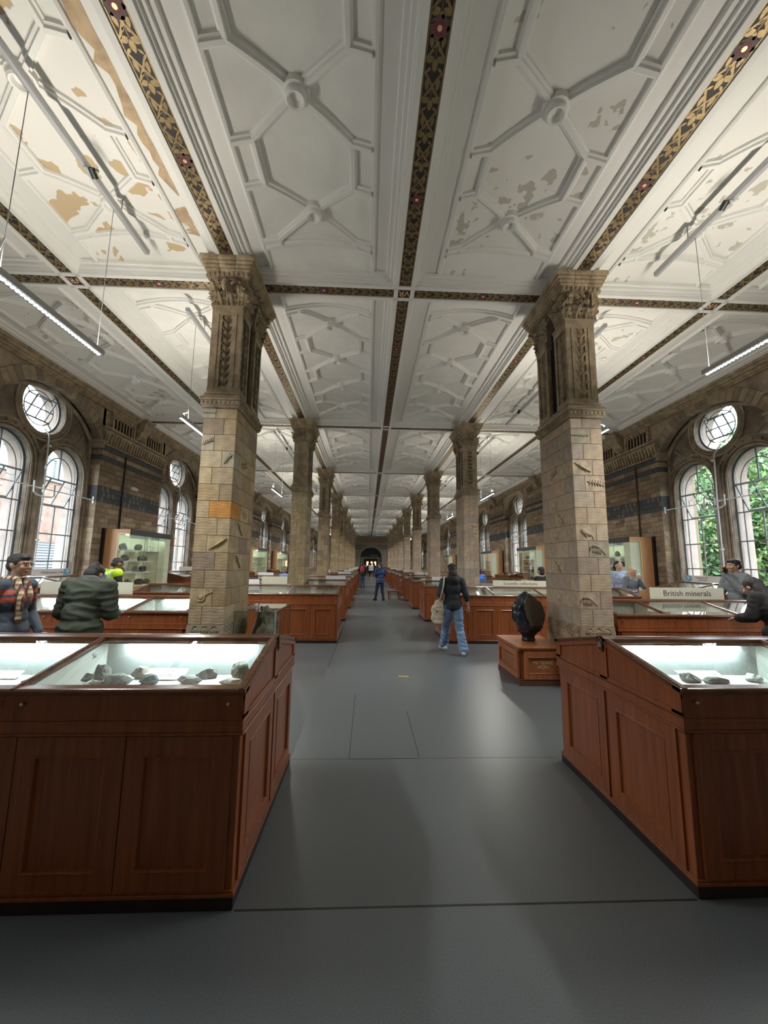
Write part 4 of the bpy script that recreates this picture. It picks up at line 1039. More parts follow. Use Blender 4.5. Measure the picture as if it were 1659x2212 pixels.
def rock_mesh(seed, d, key, sub=3, rough=.35, facets=6, flat=True, name='rock'):
    bm = bmesh.new(); bmesh.ops.create_icosphere(bm, subdivisions=sub, radius=1); r = random.Random(seed)
    pl = [(Vector((r.gauss(0, 1), r.gauss(0, 1), r.gauss(0, 1))).normalized(), r.uniform(.62, .9)) for _ in range(facets)]
    off = Vector((seed*3.1, seed*1.7, 0))
    for v in bm.verts:
        p = v.co.copy(); p *= 1+rough*(mnoise.noise(p*1.3+off)+.5*mnoise.noise(p*3.1+off)+.25*mnoise.noise(p*7+off))
        for n, q in pl:
            e = p.dot(n)-q
            if e > 0: p -= n*e*.9
        if flat and p.z < -.55: p.z = -.55-(p.z+.55)*.05
        v.co = Vector((p.x*d[0], p.y*d[1], (p.z+.56)*d[2] if flat else p.z*d[2]))
    me = bpy.data.meshes.new(name); bm.to_mesh(me); bm.free(); me.materials.append(RM[key]); 
    for q in me.polygons: q.use_smooth = (key in ('iron',))
    return me
def rock(seed, loc, d, key, label, rot=0, grp='minerals in the lit foreground cases', **kw):
    t = thing('mineral_specimen', label, 'mineral', loc, rot, grp); t = setd(t, rock_mesh(seed, d, key, **kw)); return t
ZF = .906
for sd, x, y, d, key, lab in [
    (1, -2.06, 2.64, (.10, .05, .018), 'dark', 'flat dark rock lying at the left end of the right-hand compartment'),
    (2, -1.84, 2.64, (.105, .055, .042), 'dark', 'long black rock with white veins in the left lit case'),
    (3, -1.76, 2.755, (.066, .05, .055), 'grey', 'rounded dark rock with a broken pale face, behind the long black rock'),
    (4, -1.695, 2.62, (.04, .03, .016), 'pale', 'small flat pink and white rock in front of the rounded dark rock'),
    (5, -1.575, 2.65, (.098, .05, .040), 'grey', 'spiky grey rock lying in front of the pink-tipped rock'),
    (6, -1.50, 2.755, (.05, .04, .050), 'pale', 'upright pinkish crystalline rock leaning behind the spiky grey rock'),
    (7, -1.38, 2.64, (.062, .045, .036), 'dark', 'low humped grey rock in the middle of the lit compartment'),
    (8, -1.13, 2.64, (.075, .045, .036), 'grey', 'pale grey bladed rock in front of the white-topped block'),
    (9, -1.07, 2.755, (.068, .045, .042), 'grey', 'grey rock with a flat whitish top near the right of the left case'),
    (10, -.845, 2.75, (.066, .05, .064), 'green', 'tall greenish block at the right end of the left lit case'),
    (11, -.87, 2.63, (.075, .04, .022), 'pale', 'low pale rock under the tall greenish block'),
    (12, 2.22, 2.68, (.07, .05, .035), 'grey', 'black and white banded rock at the left of the right lit case'),
    (13, 2.37, 2.64, (.085, .045, .028), 'grey', 'flat grey layered rock in the right lit case'),
    (14, 2.68, 2.68, (.05, .04, .036), 'crystal', 'clear colourless crystal in the right lit case'),
    (15, -2.9, 2.68, (.08, .05, .05), 'dark', 'dark rock in the second compartment of the left lit case'),
    (16, 3.4, 2.68, (.08, .05, .05), 'pale', 'pale rock in the second compartment of the right lit case')]:
    rock(sd, (x, y, ZF), d, key, lab, sd*.0)
def card(x, y, z, w, d, lines, label, tilt=.35, sz=.02, rot=0):
    t = thing('label_card', label, 'label', (x, y, z), rot, 'printed cards in the cases'); t.rotation_euler = (tilt, 0, rot)
    t = setd(t, MB().box(-w/2, 0, 0, w/2, d, .004).mesh('label_card', M_paper))
    if lines: ob('lettering', text_mesh(lines, sz, M_ink, .0003), t, (0, d*.55, .0048))
    return t
card(-1.33, 2.70, ZF+.004, .26, .10, 'Minerals from\nmolten rocks', 'pale card reading Minerals from molten rocks in the left lit case', .5, .034)
card(2.36, 2.70, ZF+.004, .30, .10, 'Arranged by chemical class', 'pale printed card in the right lit case', .35, .022)
card(-2.35, 2.72, ZF+.004, .16, .07, '', 'small blank card in the second compartment of the left case', .5)
t = thing('compartment_mark', 'small mark 5c on the white partition inside the left lit case', 'label', (-1.775, 2.66, 1.06), PI/2); t = setd(t, text_mesh('5c', .045, M_ink))
t.rotation_euler = (PI/2, 0, PI/2); t.location = (-.63-4.35+3.19+.0135, 2.70, 1.06)
# small specimens in the other near cases
r = random.Random(4); n = 0
_rk = [rock_mesh(40+i, (.05, .04, .040), ['grey', 'pale', 'dark', 'red', 'crystal'][i % 5], sub=2) for i in range(6)]
spots = [(1, -4.7, -2.5, 'the lit case behind the parka', 7), (1, 3.6, 5.8, 'the British minerals case', 10), (2, -3.4, -.8, 'the second left case', 8), (2, 1.9, 5.2, 'the second right case', 10), (3, -1.6, -.8, 'the short case by the second left column', 3), (4, -2.4, -.8, 'the third long left case', 5), (4, 1.9, 3.6, 'the third long right case', 5)]
for i, x0, x1, w, cnt in spots:
    for j in range(cnt):
        x = x0+(x1-x0)*(j+.5)/cnt+r.uniform(-.05, .05)
        t = thing('mineral_specimen', 'small %s specimen, %s from left in %s' % (['grey', 'pale', 'dark', 'reddish', 'crystal', 'grey'][(j*7+i) % 6], ORD[j], w), 'mineral', (x, ROWS[i]+r.uniform(.45, .62), ZF), r.uniform(0, 6), 'small specimens in '+w); t = setd(t, _rk[(j*7+i) % 6])
# ------------------------------------------------------------------ meteorite on its plinth
t = thing('meteorite_plinth', 'low mahogany plinth lettered METEORIC IRON beside the nearest right column', 'plinth', (2.165, 5.60, 0))
ob('base', MB().box(0, 0, 0, .70, .90, .07).box(.008, .008, .07, .692, .892, .085).mesh('base', mat('worn_plinth', (.10, .045, .03), .5)), t)
ob('carcass', MB().box(.04, .04, .085, .66, .86, .47).mesh('carcass', M_woodL), t)
ob('top', MB().box(-.022, -.022, .50, .70, .92, .534).box(.0, .0, .47, .69, .9, .50).mesh('top', M_woodL, bevel=.006), t)
def deep_panel(w, h):
    b = MB(); b.box(0, -.02, 0, .05, .02, h).box(w-.05, -.02, 0, w, .02, h).box(.05, -.02, 0, w-.05, .02, .075).box(.05, -.02, h-.075, w-.05, .02, h).box(.05, .01, .07, w-.05, .02, h-.07)
    for q in ((.05, .075, w-.05, .085), (.05, h-.085, w-.05, h-.075)): b.box(q[0], -.024, q[1], q[2], .01, q[3])
    for x in (.05, w-.06): b.box(x, -.024, .075, x+.01, .01, h-.075)
    return b.mesh('panel', M_woodL, bevel=.002)
p = ob('front_panel', deep_panel(.56, .38), t, (.075, .012, .088)); ob('lettering', text_mesh('METEORIC\nIRON.', .062, M_goldv, .002), p, (.28, .008, .19), (PI/2, 0, 0))
p = ob('side_panel', deep_panel(.80, .38), t, (.012, .85, .088), (0, 0, -PI/2)); ob('lettering', text_mesh('METEORIC IRON.', .045, M_gold, .002), p, (.40, .008, .27), (PI/2, 0, 0))
b = MB(); r = random.Random(2)
for q in range(4):
    x = .16+.02*q
    while x < .64-.02*q: w = r.uniform(.02, .05); b.box(x, .006, .205-q*.035, x+w, .0095, .217-q*.035); x += w+.012
ob('faded_lettering', b.mesh('faded_lettering', M_gold), p, kind='stuff')
t = thing('iron_meteorite', 'black glossy iron meteorite with a flat brown cut face, on the METEORIC IRON plinth', 'meteorite', (2.50, 6.05, .534))
def meteor():
    bm = bmesh.new(); bmesh.ops.create_icosphere(bm, subdivisions=5, radius=1)
    prof = [(0, .34), (.025, .40), (.05, .36), (.09, .33), (.2, .57), (.31, .78), (.42, .97), (.55, 1.0), (.66, .97), (.75, .86), (.84, .60), (.93, .34), (1.0, .06)]
    cut_n = Vector((.42, -.86, .12)).normalized(); cutd = .155
    for v in bm.verts:
        p = v.co; t_ = (p.z+1)/2
        for i in range(len(prof)-1):
            if prof[i][0] <= t_ <= prof[i+1][0]: q = (t_-prof[i][0])/(prof[i+1][0]-prof[i][0]); rr = prof[i][1]*(1-q)+prof[i+1][1]*q; break
        rad = math.hypot(p.x, p.y) or 1e-6; ux, uy = p.x/rad, p.y/rad
        nn = 1+.16*mnoise.noise(Vector((ux, uy, t_*2))*1.7+Vector((4, 1, 2)))+(.10*mnoise.noise(Vector((ux, uy, t_*2))*4)-.16*abs(mnoise.noise(Vector((ux, uy, t_*2.4))*5.5)))*(1 if t_ > .2 else 0)
        w = Vector((ux*rr*.26*nn+.03*math.sin(t_*4)*(t_ > .2), uy*rr*.22*nn, t_*.745))
        if .3 < t_ < .93 and w.dot(cut_n)+.0-(w.z-.5)*-.02 > cutd: w -= cut_n*(w.dot(cut_n)-cutd)
        v.co = w
    me = bpy.data.meshes.new('meteorite'); bm.to_mesh(me); bm.free(); me.materials.append(RM['iron']); me.materials.append(RM['cut'])
    for q in me.polygons:
        q.use_smooth = True
        if q.normal.dot(cut_n) > .995 and .3 < q.center.z/.745 < .93: q.material_index = 1; q.use_smooth = False
    return me
t = setd(t, meteor())
# ------------------------------------------------------------------ glass box with a boulder
t = thing('glass_box', 'glass box on a dark plinth against the nearest left column', 'display case', (-1.832, 5.55, 0))
BX, BY = .55, 1.10
ob('plinth', MB().box(0, 0, 0, BX, BY, .50).mesh('plinth', M_wood, bevel=.004), t)
b = MB()
for x in (0, BX):
    for y in (0, BY): b.box(x-.004, y-.004, .50, x+.004, y+.004, 1.0)
b.box(0, -.004, .996, BX, .004, 1.003); b.box(0, BY-.004, .996, BX, BY+.004, 1.003); b.box(-.004, 0, .996, .004, BY, 1.003); b.box(BX-.004, 0, .996, BX+.004, BY, 1.003)
ob('edge', b.mesh('edge', mat('glass_edge', (.10, .16, .15), .3)), t)
for q in ([(0, 0, .5), (BX, 0, .5), (BX, 0, 1), (0, 0, 1)], [(BX, 0, .5), (BX, BY, .5), (BX, BY, 1), (BX, 0, 1)], [(0, 0, 1), (BX, 0, 1), (BX, BY, 1), (0, BY, 1)], [(0, BY, .5), (BX, BY, .5), (BX, BY, 1), (0, BY, 1)]):
    ob('glass_pane', MB().add(q, [(0, 1, 2, 3)]).mesh('glass_pane', M_bglass, fix=False), t)
rock(77, (-1.52, 6.10, .502), (.27, .42, .28), 'boulder', 'rough boulder with a whitish vein inside the glass box', .3, 'boulder in the glass box', sub=5, rough=.55, facets=9)
# ------------------------------------------------------------------ tall showcases on the piers
def showcase_parts():
    P = []; D_, W_, Hh = .70, 2.28, 2.55   # local: x=width along the wall, y=0 front, y=D_ at wall
    b = MB(); b.box(0, .05, 0, W_, D_, .95); P.append(('cabinet', b.mesh('cabinet', M_orange, bevel=.004)))
    b = MB(); b.box(-.045, .0, .95, 0, D_, Hh).mesh
    for x in (0, W_-.03):
        b.box(x, .0, .95, x+.03, D_, 1.02); b.box(x, 0, Hh-.10, x+.03, D_, Hh); b.box(x, .30, 1.02, x+.03, D_, Hh-.10)
    for x in (0, W_-.03): P.append(('end_frame', MB().box(x, .0, .95, x+.03, D_, 1.0).box(x, 0, Hh-.11, x+.03, D_, Hh).box(x, .33, 1.0, x+.03, D_, Hh-.11).mesh('end_frame', M_orange)))
    b = MB()
    for x in (-.002, W_-.028): b.box(x, .0, Hh-.135, x+.03, .33, Hh-.11).box(x, .305, 1.0, x+.03, .33, Hh-.11)
    P.append(('edge_strip', b.mesh('edge_strip', M_yellow)))
    P.append(('painted_shadow_back', MB().box(-.08, D_-.04, .2, W_+.08, D_+.02, Hh+.02).mesh('painted_shadow_back', M_black)))  # black sheet standing in for the shadow gap along the wall
    P.append(('fascia', MB().box(.03, -.02, Hh-.13, W_-.03, .10, Hh+.01).mesh('fascia', mat('dark_fascia', (.025, .022, .02), .5))))
    P.append(('lining', MB().box(.03, D_-.08, .95, W_-.03, D_-.06, Hh-.1).box(.03, .03, .95, W_-.03, D_-.06, .97).box(.03, .03, Hh-.12, W_-.03, D_-.06, Hh-.10).box(W_*.86, .02, .97, W_-.03, D_-.06, Hh-.12).mesh('lining', mat('showcase_lining', (.80, .80, .62), .8))))
    P.append(('header', MB().box(.05, .03, Hh-.24, W_-.05, .05, Hh-.12).mesh('header', mat('header_strip', (.62, .82, .76), .6))))
    P.append(('lamp_strip', MB().box(.1, .12, Hh-.16, W_*.85, .18, Hh-.13).mesh('lamp_strip', mat('showcase_lamp', (1, 1, 1), .5, emit=((.85, 1, .93), 5)))))
    for i in range(3):
        x0, x1 = .03+i*(W_-.06)/3, .03+(i+1)*(W_-.06)/3
        P.append(('glass_pane', MB().add([(x0+.002, .005, .97), (x1-.002, .005, .97), (x1-.002, .005, Hh-.12), (x0+.002, .005, Hh-.12)], [(0, 1, 2, 3)]).mesh('glass_pane', M_cglass, fix=False)))
        if i: P.append(('glass_joint', MB().box(x0-.004, .0, .97, x0+.004, .01, Hh-.12).mesh('glass_joint', M_steel)))
    for x in (0, W_): P.append(('glass_pane', MB().add([(x, .01, 1.0), (x, .305, 1.0), (x, .305, Hh-.135), (x, .01, Hh-.135)], [(0, 1, 2, 3)]).mesh('glass_pane', M_cglass, fix=False)))
    for z, xs in ((1.98, (.12, .85, 1.5)), (1.66, (.25, 1.1)), (1.33, (.15, .95)),):
        for x in xs: P.append(('shelf', MB().box(x, .20, z, x+.58, .58, z+.018).mesh('shelf', M_signw)))
    return P
SP = showcase_parts()
_sk = [rock_mesh(80+i, (.13, .09, .12), ['dark', 'grey', 'dark', 'pale', 'green', 'dark'][i], sub=2) for i in range(6)]
for side, s in (('left', -1), ('right', 1)):
    for k in (1, 2, 3, 4, 5):
        yp = D1+k*L
        t = thing('tall_showcase', 'tall lit cherry-wood showcase on the %s wall pier, %s' % (side, 'nearest one' if k == 1 else ORD[k-1]+' from the front'), 'showcase', (XC+s*(WALL-.72), yp+1.14*s, 0), -PI/2*s, 'tall glazed showcases against the wall piers')
        for nm, me in SP: ob(nm, me, t)
        if k == 1: ob('lettering', text_mesh('Ortho-silicates' if s < 0 else 'Structure', .075, M_ink), t, (1.35 if s < 0 else 1.75, .028, 2.37), (PI/2, 0, 0))
        if k <= 2:
            n = 0
            for z, xs in ((1.999, (.35, 1.1, 1.75)), (1.679, (.5, 1.35)), (1.349, (.4, 1.05, 1.40)), (.971, (.35, .75, 1.3, 1.7))):
                for xi, x in enumerate(xs):
                    lx, ly = x, .38; ang = -PI/2*s
                    wx = t.location.x+lx*math.cos(ang)-ly*math.sin(ang); wy = t.location.y+lx*math.sin(ang)+ly*math.cos(ang)
                    q = thing('mineral_specimen', '%s specimen, %s along the %s of the %s %s showcase' % (['dark', 'grey', 'dark', 'pale', 'greenish', 'dark'][(n+k) % 6], ORD[xi], {1.999: 'top shelf', 1.679: 'middle shelf', 1.349: 'bottom shelf', .971: 'floor'}[z], 'nearest' if k == 1 else 'second', side), 'mineral', (wx, wy, z+.001), n, 'specimens on the %s of the %s %s showcase' % ({1.999: 'top shelf', 1.679: 'middle shelf', 1.349: 'bottom shelf', .971: 'floor'}[z], 'nearest' if k == 1 else 'second', side)); q = setd(q, _sk[(n+k) % 6]); n += 1
# ------------------------------------------------------------------ chair
def chair(loc, rot, label):
    t = thing('wooden_chair', label, 'chair', loc, rot)   # front faces +y
    m = mat('chair_wood', (.26, .10, .045), .4, n=(6, .3, (6, 6, .6)))
    ob('seat', MB().frus(-.25, -.25, .415, .25, .27, -.24, -.24, .445, .24, .26).box(-.22, -.22, .37, .22, .23, .415).mesh('seat', m, bevel=.006), t)
    for x in (-.21, .21):
        ob('leg', MB().frus(x-.02, .21, 0, x+.02, .25, x-.026, .20, .40, x+.026, .25).mesh('leg', m), t)
        ob('leg', MB().frus(x-.02, -.29, 0, x+.02, -.25, x-.024, -.25, .42, x+.024, -.20).frus(x-.024, -.25, .42, x+.024, -.20, x-.02, -.40, 1.00, x+.02, -.365).mesh('leg', m), t)
    def sl(z, d): return -.235-.145*(z-.42)/.58+d
    b = MB()
    for z0, z1 in ((.86, .99), (.60, .68)): b.prism([(sl(z0, -.01), z0), (sl(z0, .015), z0), (sl(z1, .015), z1), (sl(z1, -.01), z1)], 0, -.20, .20)
    ob('backrest_rail', b.mesh('backrest_rail', m, bevel=.004), t)
    b = MB()
    for x in (-.12, .08): b.prism([(sl(.66, -.006), .66), (sl(.66, .01), .66), (sl(.88, .01), .88), (sl(.88, -.006), .88)], 0, x, x+.04)
    ob('backrest_splat', b.mesh('backrest_splat', m), t)
    return t
chair((1.27, 18.55, 0), PI/2+.12, 'wooden chair facing the aisle in front of the right-hand cases')
# ------------------------------------------------------------------ lamps, tracks, spots
for side, s, X in (('left', -1, XC-3.75), ('right', 1, XC+3.75)):
    for k in range(-1, 8):
        yc = D1+(k+.5)*L
        t = thing('lighting_track', 'thin grey lighting track under the %s side ceiling, %s bay from the front' % (side, ORD[max(0, k+1)]), 'lighting track', (X, yc, 0), 0, 'lighting tracks under the side ceilings')
        ob('rail', MB().box(-.035, -2.6, 6.03, .035, 2.5, 6.09).box(-.028, -2.6, 6.02, .028, 2.5, 6.03).mesh('rail', M_gmet, bevel=.004), t)
        for yy in (-1.9, 0, 1.9): ob('hanger', MB().tube([(0, yy, 6.09), (0, yy, 6.30)], .006, 5).mesh('hanger', M_steel), t)
        for yy in (-.9, 1.3):
            q = thing('spotlight', '%s black spotlight clipped to the %s track in the %s bay' % ('nearer' if yy < 0 else 'farther', side, ORD[max(0, k+1)]), 'spotlight', (X+.07*(-s), yc+yy, 6.0), 0, 'black spotlights on the %s track, %s bay' % (side, ORD[max(0, k+1)]))
            ob('housing', MB().tube([(0, -.03, .02), (0, .05, -.03)], .035, 10).mesh('housing', M_black, smooth=True, ang=.6), q)
            ob('clip', MB().box(-.02*(1), -.01, .0, .06, .01, .035).tube([(0, -.03, .03), (-.06*(-s), -.06, .0), (0, -.10, -.05)], .004, 5).mesh('clip', M_steel), q)
for side, s, X in (('left', -1, XC-3.77), ('right', 1, XC+3.75)):
    ys = [(2.9, 4.47)]+[(D1+.68+j*L, D1+2.25+j*L) for j in range(8)] if s < 0 else [(3.15, 4.47)]+[(D1+.68+j*L, D1+2.25+j*L) for j in range(8)]
    for j, (y0, y1) in enumerate(ys):
        y0 = y1-1.57; z = 4.13
        t = thing('pendant_lamp', 'long grey pendant lamp with bright underside hanging over the %s side, %s from the front' % (side, ORD[j]), 'lamp', (X, y0, z), 0, 'linear pendant lamps')
        ob('housing', MB().box(-.05, 0, -.012, .05, 1.57, .05).mesh('housing', M_gmet, bevel=.006), t)
        b = MB()
        for q in range(32): b.ball((0, .03+q*.0485, -.014), (.022, .016, .008), 8, 4)
        ob('lens_row', b.mesh('lens_row', M_lamp, smooth=True), t, kind='stuff')
        for yy in (.28, 1.50): ob('cable', MB().tube([(0, yy, .05), (0, yy, 1.89)], .004, 5).mesh('cable', M_steel), t)
        ob('power_lead', MB().tube([(.02, .1, .05), (-.02, .14, .12), (0, .24, .18), (0, .275, .35)], .009, 6).mesh('power_lead', M_wmet, smooth=True), t)
        la = bpy.data.lights.new('lamp_uplight', 'AREA'); la.shape = 'RECTANGLE'; la.size = .09; la.size_y = 1.5; la.energy = UPL; la.color = (1, .92, .79)
        lo = bpy.data.objects.new('lamp_uplight', la); COL.objects.link(lo); lo.parent = t; lo.location = (0, .785, .07); lo.rotation_euler = (PI, 0, 0); la.spread = PI
        la = bpy.data.lights.new('lamp_downlight', 'AREA'); la.shape = 'RECTANGLE'; la.size = .05; la.size_y = 1.5; la.energy = DNL; la.color = (1, .97, .92)
        lo = bpy.data.objects.new('lamp_downlight', la); COL.objects.link(lo); lo.parent = t; lo.location = (0, .785, -.03)
# wall fittings
t = thing('emergency_light', 'small pale emergency light on the nearest left brick pier', 'lamp', (XC-WALL+.01, 12.05, 3.88)); t = setd(t, MB().box(0, -.16, -.05, .08, .16, .05).mesh('emergency_light', M_wmet, bevel=.015))
t = thing('cctv_camera', 'small pale camera bracket on the nearest right brick pier', 'camera', (XC+WALL-.01, 12.35, 3.15)); t = setd(t, MB().box(-.10, -.05, -.05, 0, .05, .05).tube([(-.1, 0, 0), (-.18, .12, -.04)], .03, 8).mesh('cctv_camera', mat('beige_plastic', (.42, .38, .3), .6)))
for s, Y in ((-1, 11.55), (1, 11.45)):
    for k in (0, 1):
        t = thing('conduit_pipe', 'thin dark conduit running down the %s %s brick pier' % ('nearest' if k == 0 else 'second', 'left' if s < 0 else 'right'), 'pipe', (XC+s*(WALL-.03), Y+k*L, 0), 0)
        t = setd(t, MB().tube([(0, 0, 2.55), (0, 0, 4.75)], .022, 8).mesh('conduit_pipe', M_black if s < 0 else mat('brown_pipe', (.09, .05, .03), .6), smooth=True))
t = thing('floor_sticker', 'small yellow sticker on the dark floor in the middle of the aisle', 'sticker', (.57, 6.07, 0)); t = setd(t, MB().box(-.08, -.035, 0, .08, .035, .0012).mesh('floor_sticker', mat('yellow_sticker', (.40, .30, .10), .6, n=(40, .4))))
t = thing('hanging_monitor', 'edge of a black screen on the right by the nearest window', 'screen', (7.05, 6.42, 2.30)); t = setd(t, MB().box(0, 0, 0, .5, .05, .20).mesh('screen', M_black, bevel=.004))
t = thing('wall_handrail', 'black bar end on the right by the nearest window', 'rail', (6.98, 6.50, 1.60)); t = setd(t, MB().box(0, 0, 0, .6, .04, .06).mesh('rail', M_black, bevel=.004))

# ================================================================== OUTSIDE
GZ = -6.0
struct('ground', MB().box(-70, -40, GZ-.5, 80, 110, GZ).mesh('ground', mat('outside_ground', (.16, .17, .13), .9, n=(.4, .3))))
M_obr = mat('outside_brick', (.15, .095, .07), .9, n=(1.2, .35)); M_lead = mat('lead_roof', (.10, .145, .15), .6); M_slt = mat('slate_roof', (.075, .088, .10), .6, n=(6, .3)); M_ostone = mat('pale_outside_stone', (.18, .17, .15), .8)
t = thing('brick_building', 'brick building with slate roof seen through the left windows', 'building', (-30, 0, GZ))
ob('wall', MB().box(-10, -10, 0, 0, 100, 15.0).mesh('wall', M_obr), t)
ob('parapet', MB().box(-1.5, -10, 17.4, -1.0, 100, 17.9).box(-1.2, -10, 15.2, -1.1, 100, 17.4).box(-.5, -10, 15.0, .3, 100, 15.3).mesh('parapet', M_lead), t)
b = MB()
for i in range(60): b.box(-1.1, i*1.5-8, 15.3, -.95, i*1.5-7.75, 17.4)
ob('parapet_ribs', b.mesh('parapet_ribs', M_ostone), t, kind='stuff')
wf = MB().box(-.05, -.75, -1.3, .12, .75, -1.1).box(-.05, -.75, 1.1, .10, .75, 1.35).box(-.05, -.04, -1.1, .05, .04, 1.1).box(-.05, -.6, -.04, .05, .6, .04).mesh('window', M_ostone); wg = MB().box(-.02, -.6, -1.1, .02, .6, 1.1).mesh('pane', mat('dark_window_pane', (.10, .15, .17), .15))
for z in (8.2, 12.6):
    for i in range(16):
        w = ob('window', wf, t, (.02, 2+i*4.2, z)); ob('pane', wg, w)
t2 = thing('slate_roof_wing', 'lower wing with grey slate roof seen through the left windows', 'building', (-24, 0, GZ-1.2))
ob('roof', MB().prism([(-6, 10.2), (-5.6, 10.4), (3, 5.6), (3, 5.3), (-6, 9.9)], 1, -10, 100).mesh('roof', M_slt), t2)
b = MB()
for i in range(20): 
    q = i/20; b.box(-5.6+8.6*q, -10, 10.42-4.8*q-.02, -5.6+8.6*q+.06, 100, 10.42-4.8*q+.05)
ob('slate_courses', b.mesh('slate_courses', mat('slate_edge', (.045, .052, .06), .7)), t2, kind='stuff')
ob('wall', MB().box(-6, -10, 0, 2.8, 100, 5.4).mesh('wall', M_obr), t2)
b = MB()
for i in range(70): b.box(3.0, i*1.3-10, 3.4, 7.5, i*1.3-9.92, 4.6)
ob('glazed_roof', MB().prism([(3, 5.2), (7.5, 3.6), (7.5, 3.5), (3, 5.1)], 1, -10, 100).mesh('glazed_roof', mat('pale_glass_roof', (.13, .17, .185), .5)), t2)
# leafy trees outside the right windows
def tree(seed, x, y, h, rad, label, n=16000):
    t = thing('leafy_tree', label, 'tree', (x, y, GZ), 0, 'trees outside the right windows')
    r = np.random.RandomState(seed)
    b = MB(); b.tube([(0, 0, 0), (.1, .2, h*.4), (-.1, 0, h*.8)], .3, 8, rr=[.38, .28, .08])
    rr_ = random.Random(seed)
    for i in range(8):
        a = rr_.uniform(0, 6.28); z = h*rr_.uniform(.35, .7); b.tube([(0, 0, z), (math.cos(a)*rad*.6, math.sin(a)*rad*.6, z+h*.15)], .09, 5, rr=[.12, .03])
    ob('trunk', b.mesh('trunk', mat('tree_bark', (.12, .09, .06), .9)), t)
    cl = r.normal(size=(26, 3)); cl /= np.linalg.norm(cl, axis=1)[:, None]; cl *= r.uniform(.35, 1, (26, 1)); cl *= np.array([rad, rad, h*.40]); cl[:, 2] += h*.60
    c = cl[r.randint(0, 26, n)]; d = r.normal(size=(n, 3)); d /= np.linalg.norm(d, axis=1)[:, None]; p = c+d*r.uniform(.75, 1.05, (n, 1))*rad*.38
    a = r.normal(size=(n, 3)); a /= np.linalg.norm(a, axis=1)[:, None]; u = np.cross(a, d+.01); u /= np.linalg.norm(u, axis=1)[:, None]; v = np.cross(a, u)
    s = r.uniform(.10, .20, (n, 1)); V = np.stack([p-u*s, p-v*s*.5, p+u*s, p+v*s*.5], 1).reshape(-1, 3)
    me = bpy.data.meshes.new('foliage'); me.from_pydata(V.tolist(), [], [(4*i, 4*i+1, 4*i+2, 4*i+3) for i in range(n)])
    for m in (mat('leaf_light', (.085, .16, .045), .6), mat('leaf_mid', (.045, .11, .032), .6), mat('leaf_yellow', (.14, .19, .06), .6)): me.materials.append(m)
    me.polygons.foreach_set('material_index', r.choice([0, 1, 1, 2], n).astype('i').tolist()); me.update()
    ob('foliage', me, t, kind='stuff')
for i, (x, y, h, rd) in enumerate([(18, 9, 14.5, 3.4), (18, 18, 14.5, 3.4), (18, 27, 14.5, 3.4), (18, 36, 14.5, 3.4), (18, 45.5, 14.5, 3.6), (18, 0, 14.5, 3.4), (28.5, 13.5, 18.5, 4.0), (28.5, 24, 18.5, 4.0), (28.5, 34.5, 18.5, 4.0), (28.5, 3.5, 18.5, 4.0)]):
    tree(30+i, x, y, h, rd, '%s leafy green tree outside the right windows' % ORD[i], 22000 if x < 20 else 16000)
# ================================================================== PEOPLE
SKIN = {'tan': mat('skin_tan', (.44, .26, .18), .5), 'light': mat('skin_light', (.62, .40, .31), .5), 'brown': mat('skin_brown', (.20, .105, .065), .5)}
M_hairB = mat('black_hair', (.012, .010, .010), .45, bump=(90, .6)); M_hairD = mat('dark_brown_hair', (.035, .02, .013), .45, bump=(90, .6)); M_hairL = mat('blonde_hair', (.55, .40, .22), .45, bump=(90, .6)); M_hairM = mat('brown_hair', (.09, .05, .03), .45, bump=(90, .6))
def cap(b, p, q, r0, r1, n=12):
    p, q = Vector(p), Vector(q); d = (q-p)
    if d.length < 1e-5: b.ball(p, r0, n, 8); return
    u = d.normalized(); pts = []; rr = []
    for i in range(4): a = PI/2*(1-i/4); pts.append(p-u*r0*math.sin(a)); rr.append(max(.0008, r0*math.cos(a)))
    pts.append(p); rr.append(r0); pts.append(q); rr.append(r1)
    for i in range(1, 5): a = PI/2*i/4; pts.append(q+u*r1*math.sin(a)); rr.append(max(.0008, r1*math.cos(a)))
    b.tube(pts, 0, n, rr=rr)
def fuse(b, name, m, voxel=.01, smooth=4, fold=0, seed=0, mats=None):
    me = b.mesh(name, m, fix=False); o = bpy.data.objects.new('tmp', me); COL.objects.link(o)
    r = o.modifiers.new('r', 'REMESH'); r.mode = 'VOXEL'; r.voxel_size = voxel; r.use_smooth_shade = True
    s = o.modifiers.new('s', 'SMOOTH'); s.factor = .5; s.iterations = smooth
    dg = bpy.context.evaluated_depsgraph_get(); out = bpy.data.meshes.new_from_object(o.evaluated_get(dg)); bpy.data.objects.remove(o); bpy.data.meshes.remove(me)
    out.name = name; out.materials.clear()
    for q in (m if isinstance(m, (list, tuple)) else [m]): out.materials.append(q)
    if fold:
        n = len(out.vertices); co = np.empty(n*3, 'f'); no = np.empty(n*3, 'f'); out.vertices.foreach_get('co', co); out.vertices.foreach_get('normal', no)
        co = co.reshape(-1, 3); no = no.reshape(-1, 3); rs = np.random.RandomState(seed); f = np.zeros(n)
        for k in range(9):
            w = rs.normal(size=3)*np.array([9, 9, 16])*(1+k*.35); f += np.sin(co@w+rs.uniform(0, 6)+1.5*np.sin(co@(rs.normal(size=3)*8)))/(1+k*.5)
        f = -np.abs(f)*.35+.3
        out.vertices.foreach_set('co', (co+no*(f*fold)[:, None]).astype('f').ravel()); out.update()
    out.polygons.foreach_set('use_smooth', [True]*len(out.polygons)); return out
BASE = dict(pelvis=(0, 0, .53), waist=(0, .0, .61), chest=(0, .0, .72), neck=(0, -.002, .83), head=(0, .012, .925))
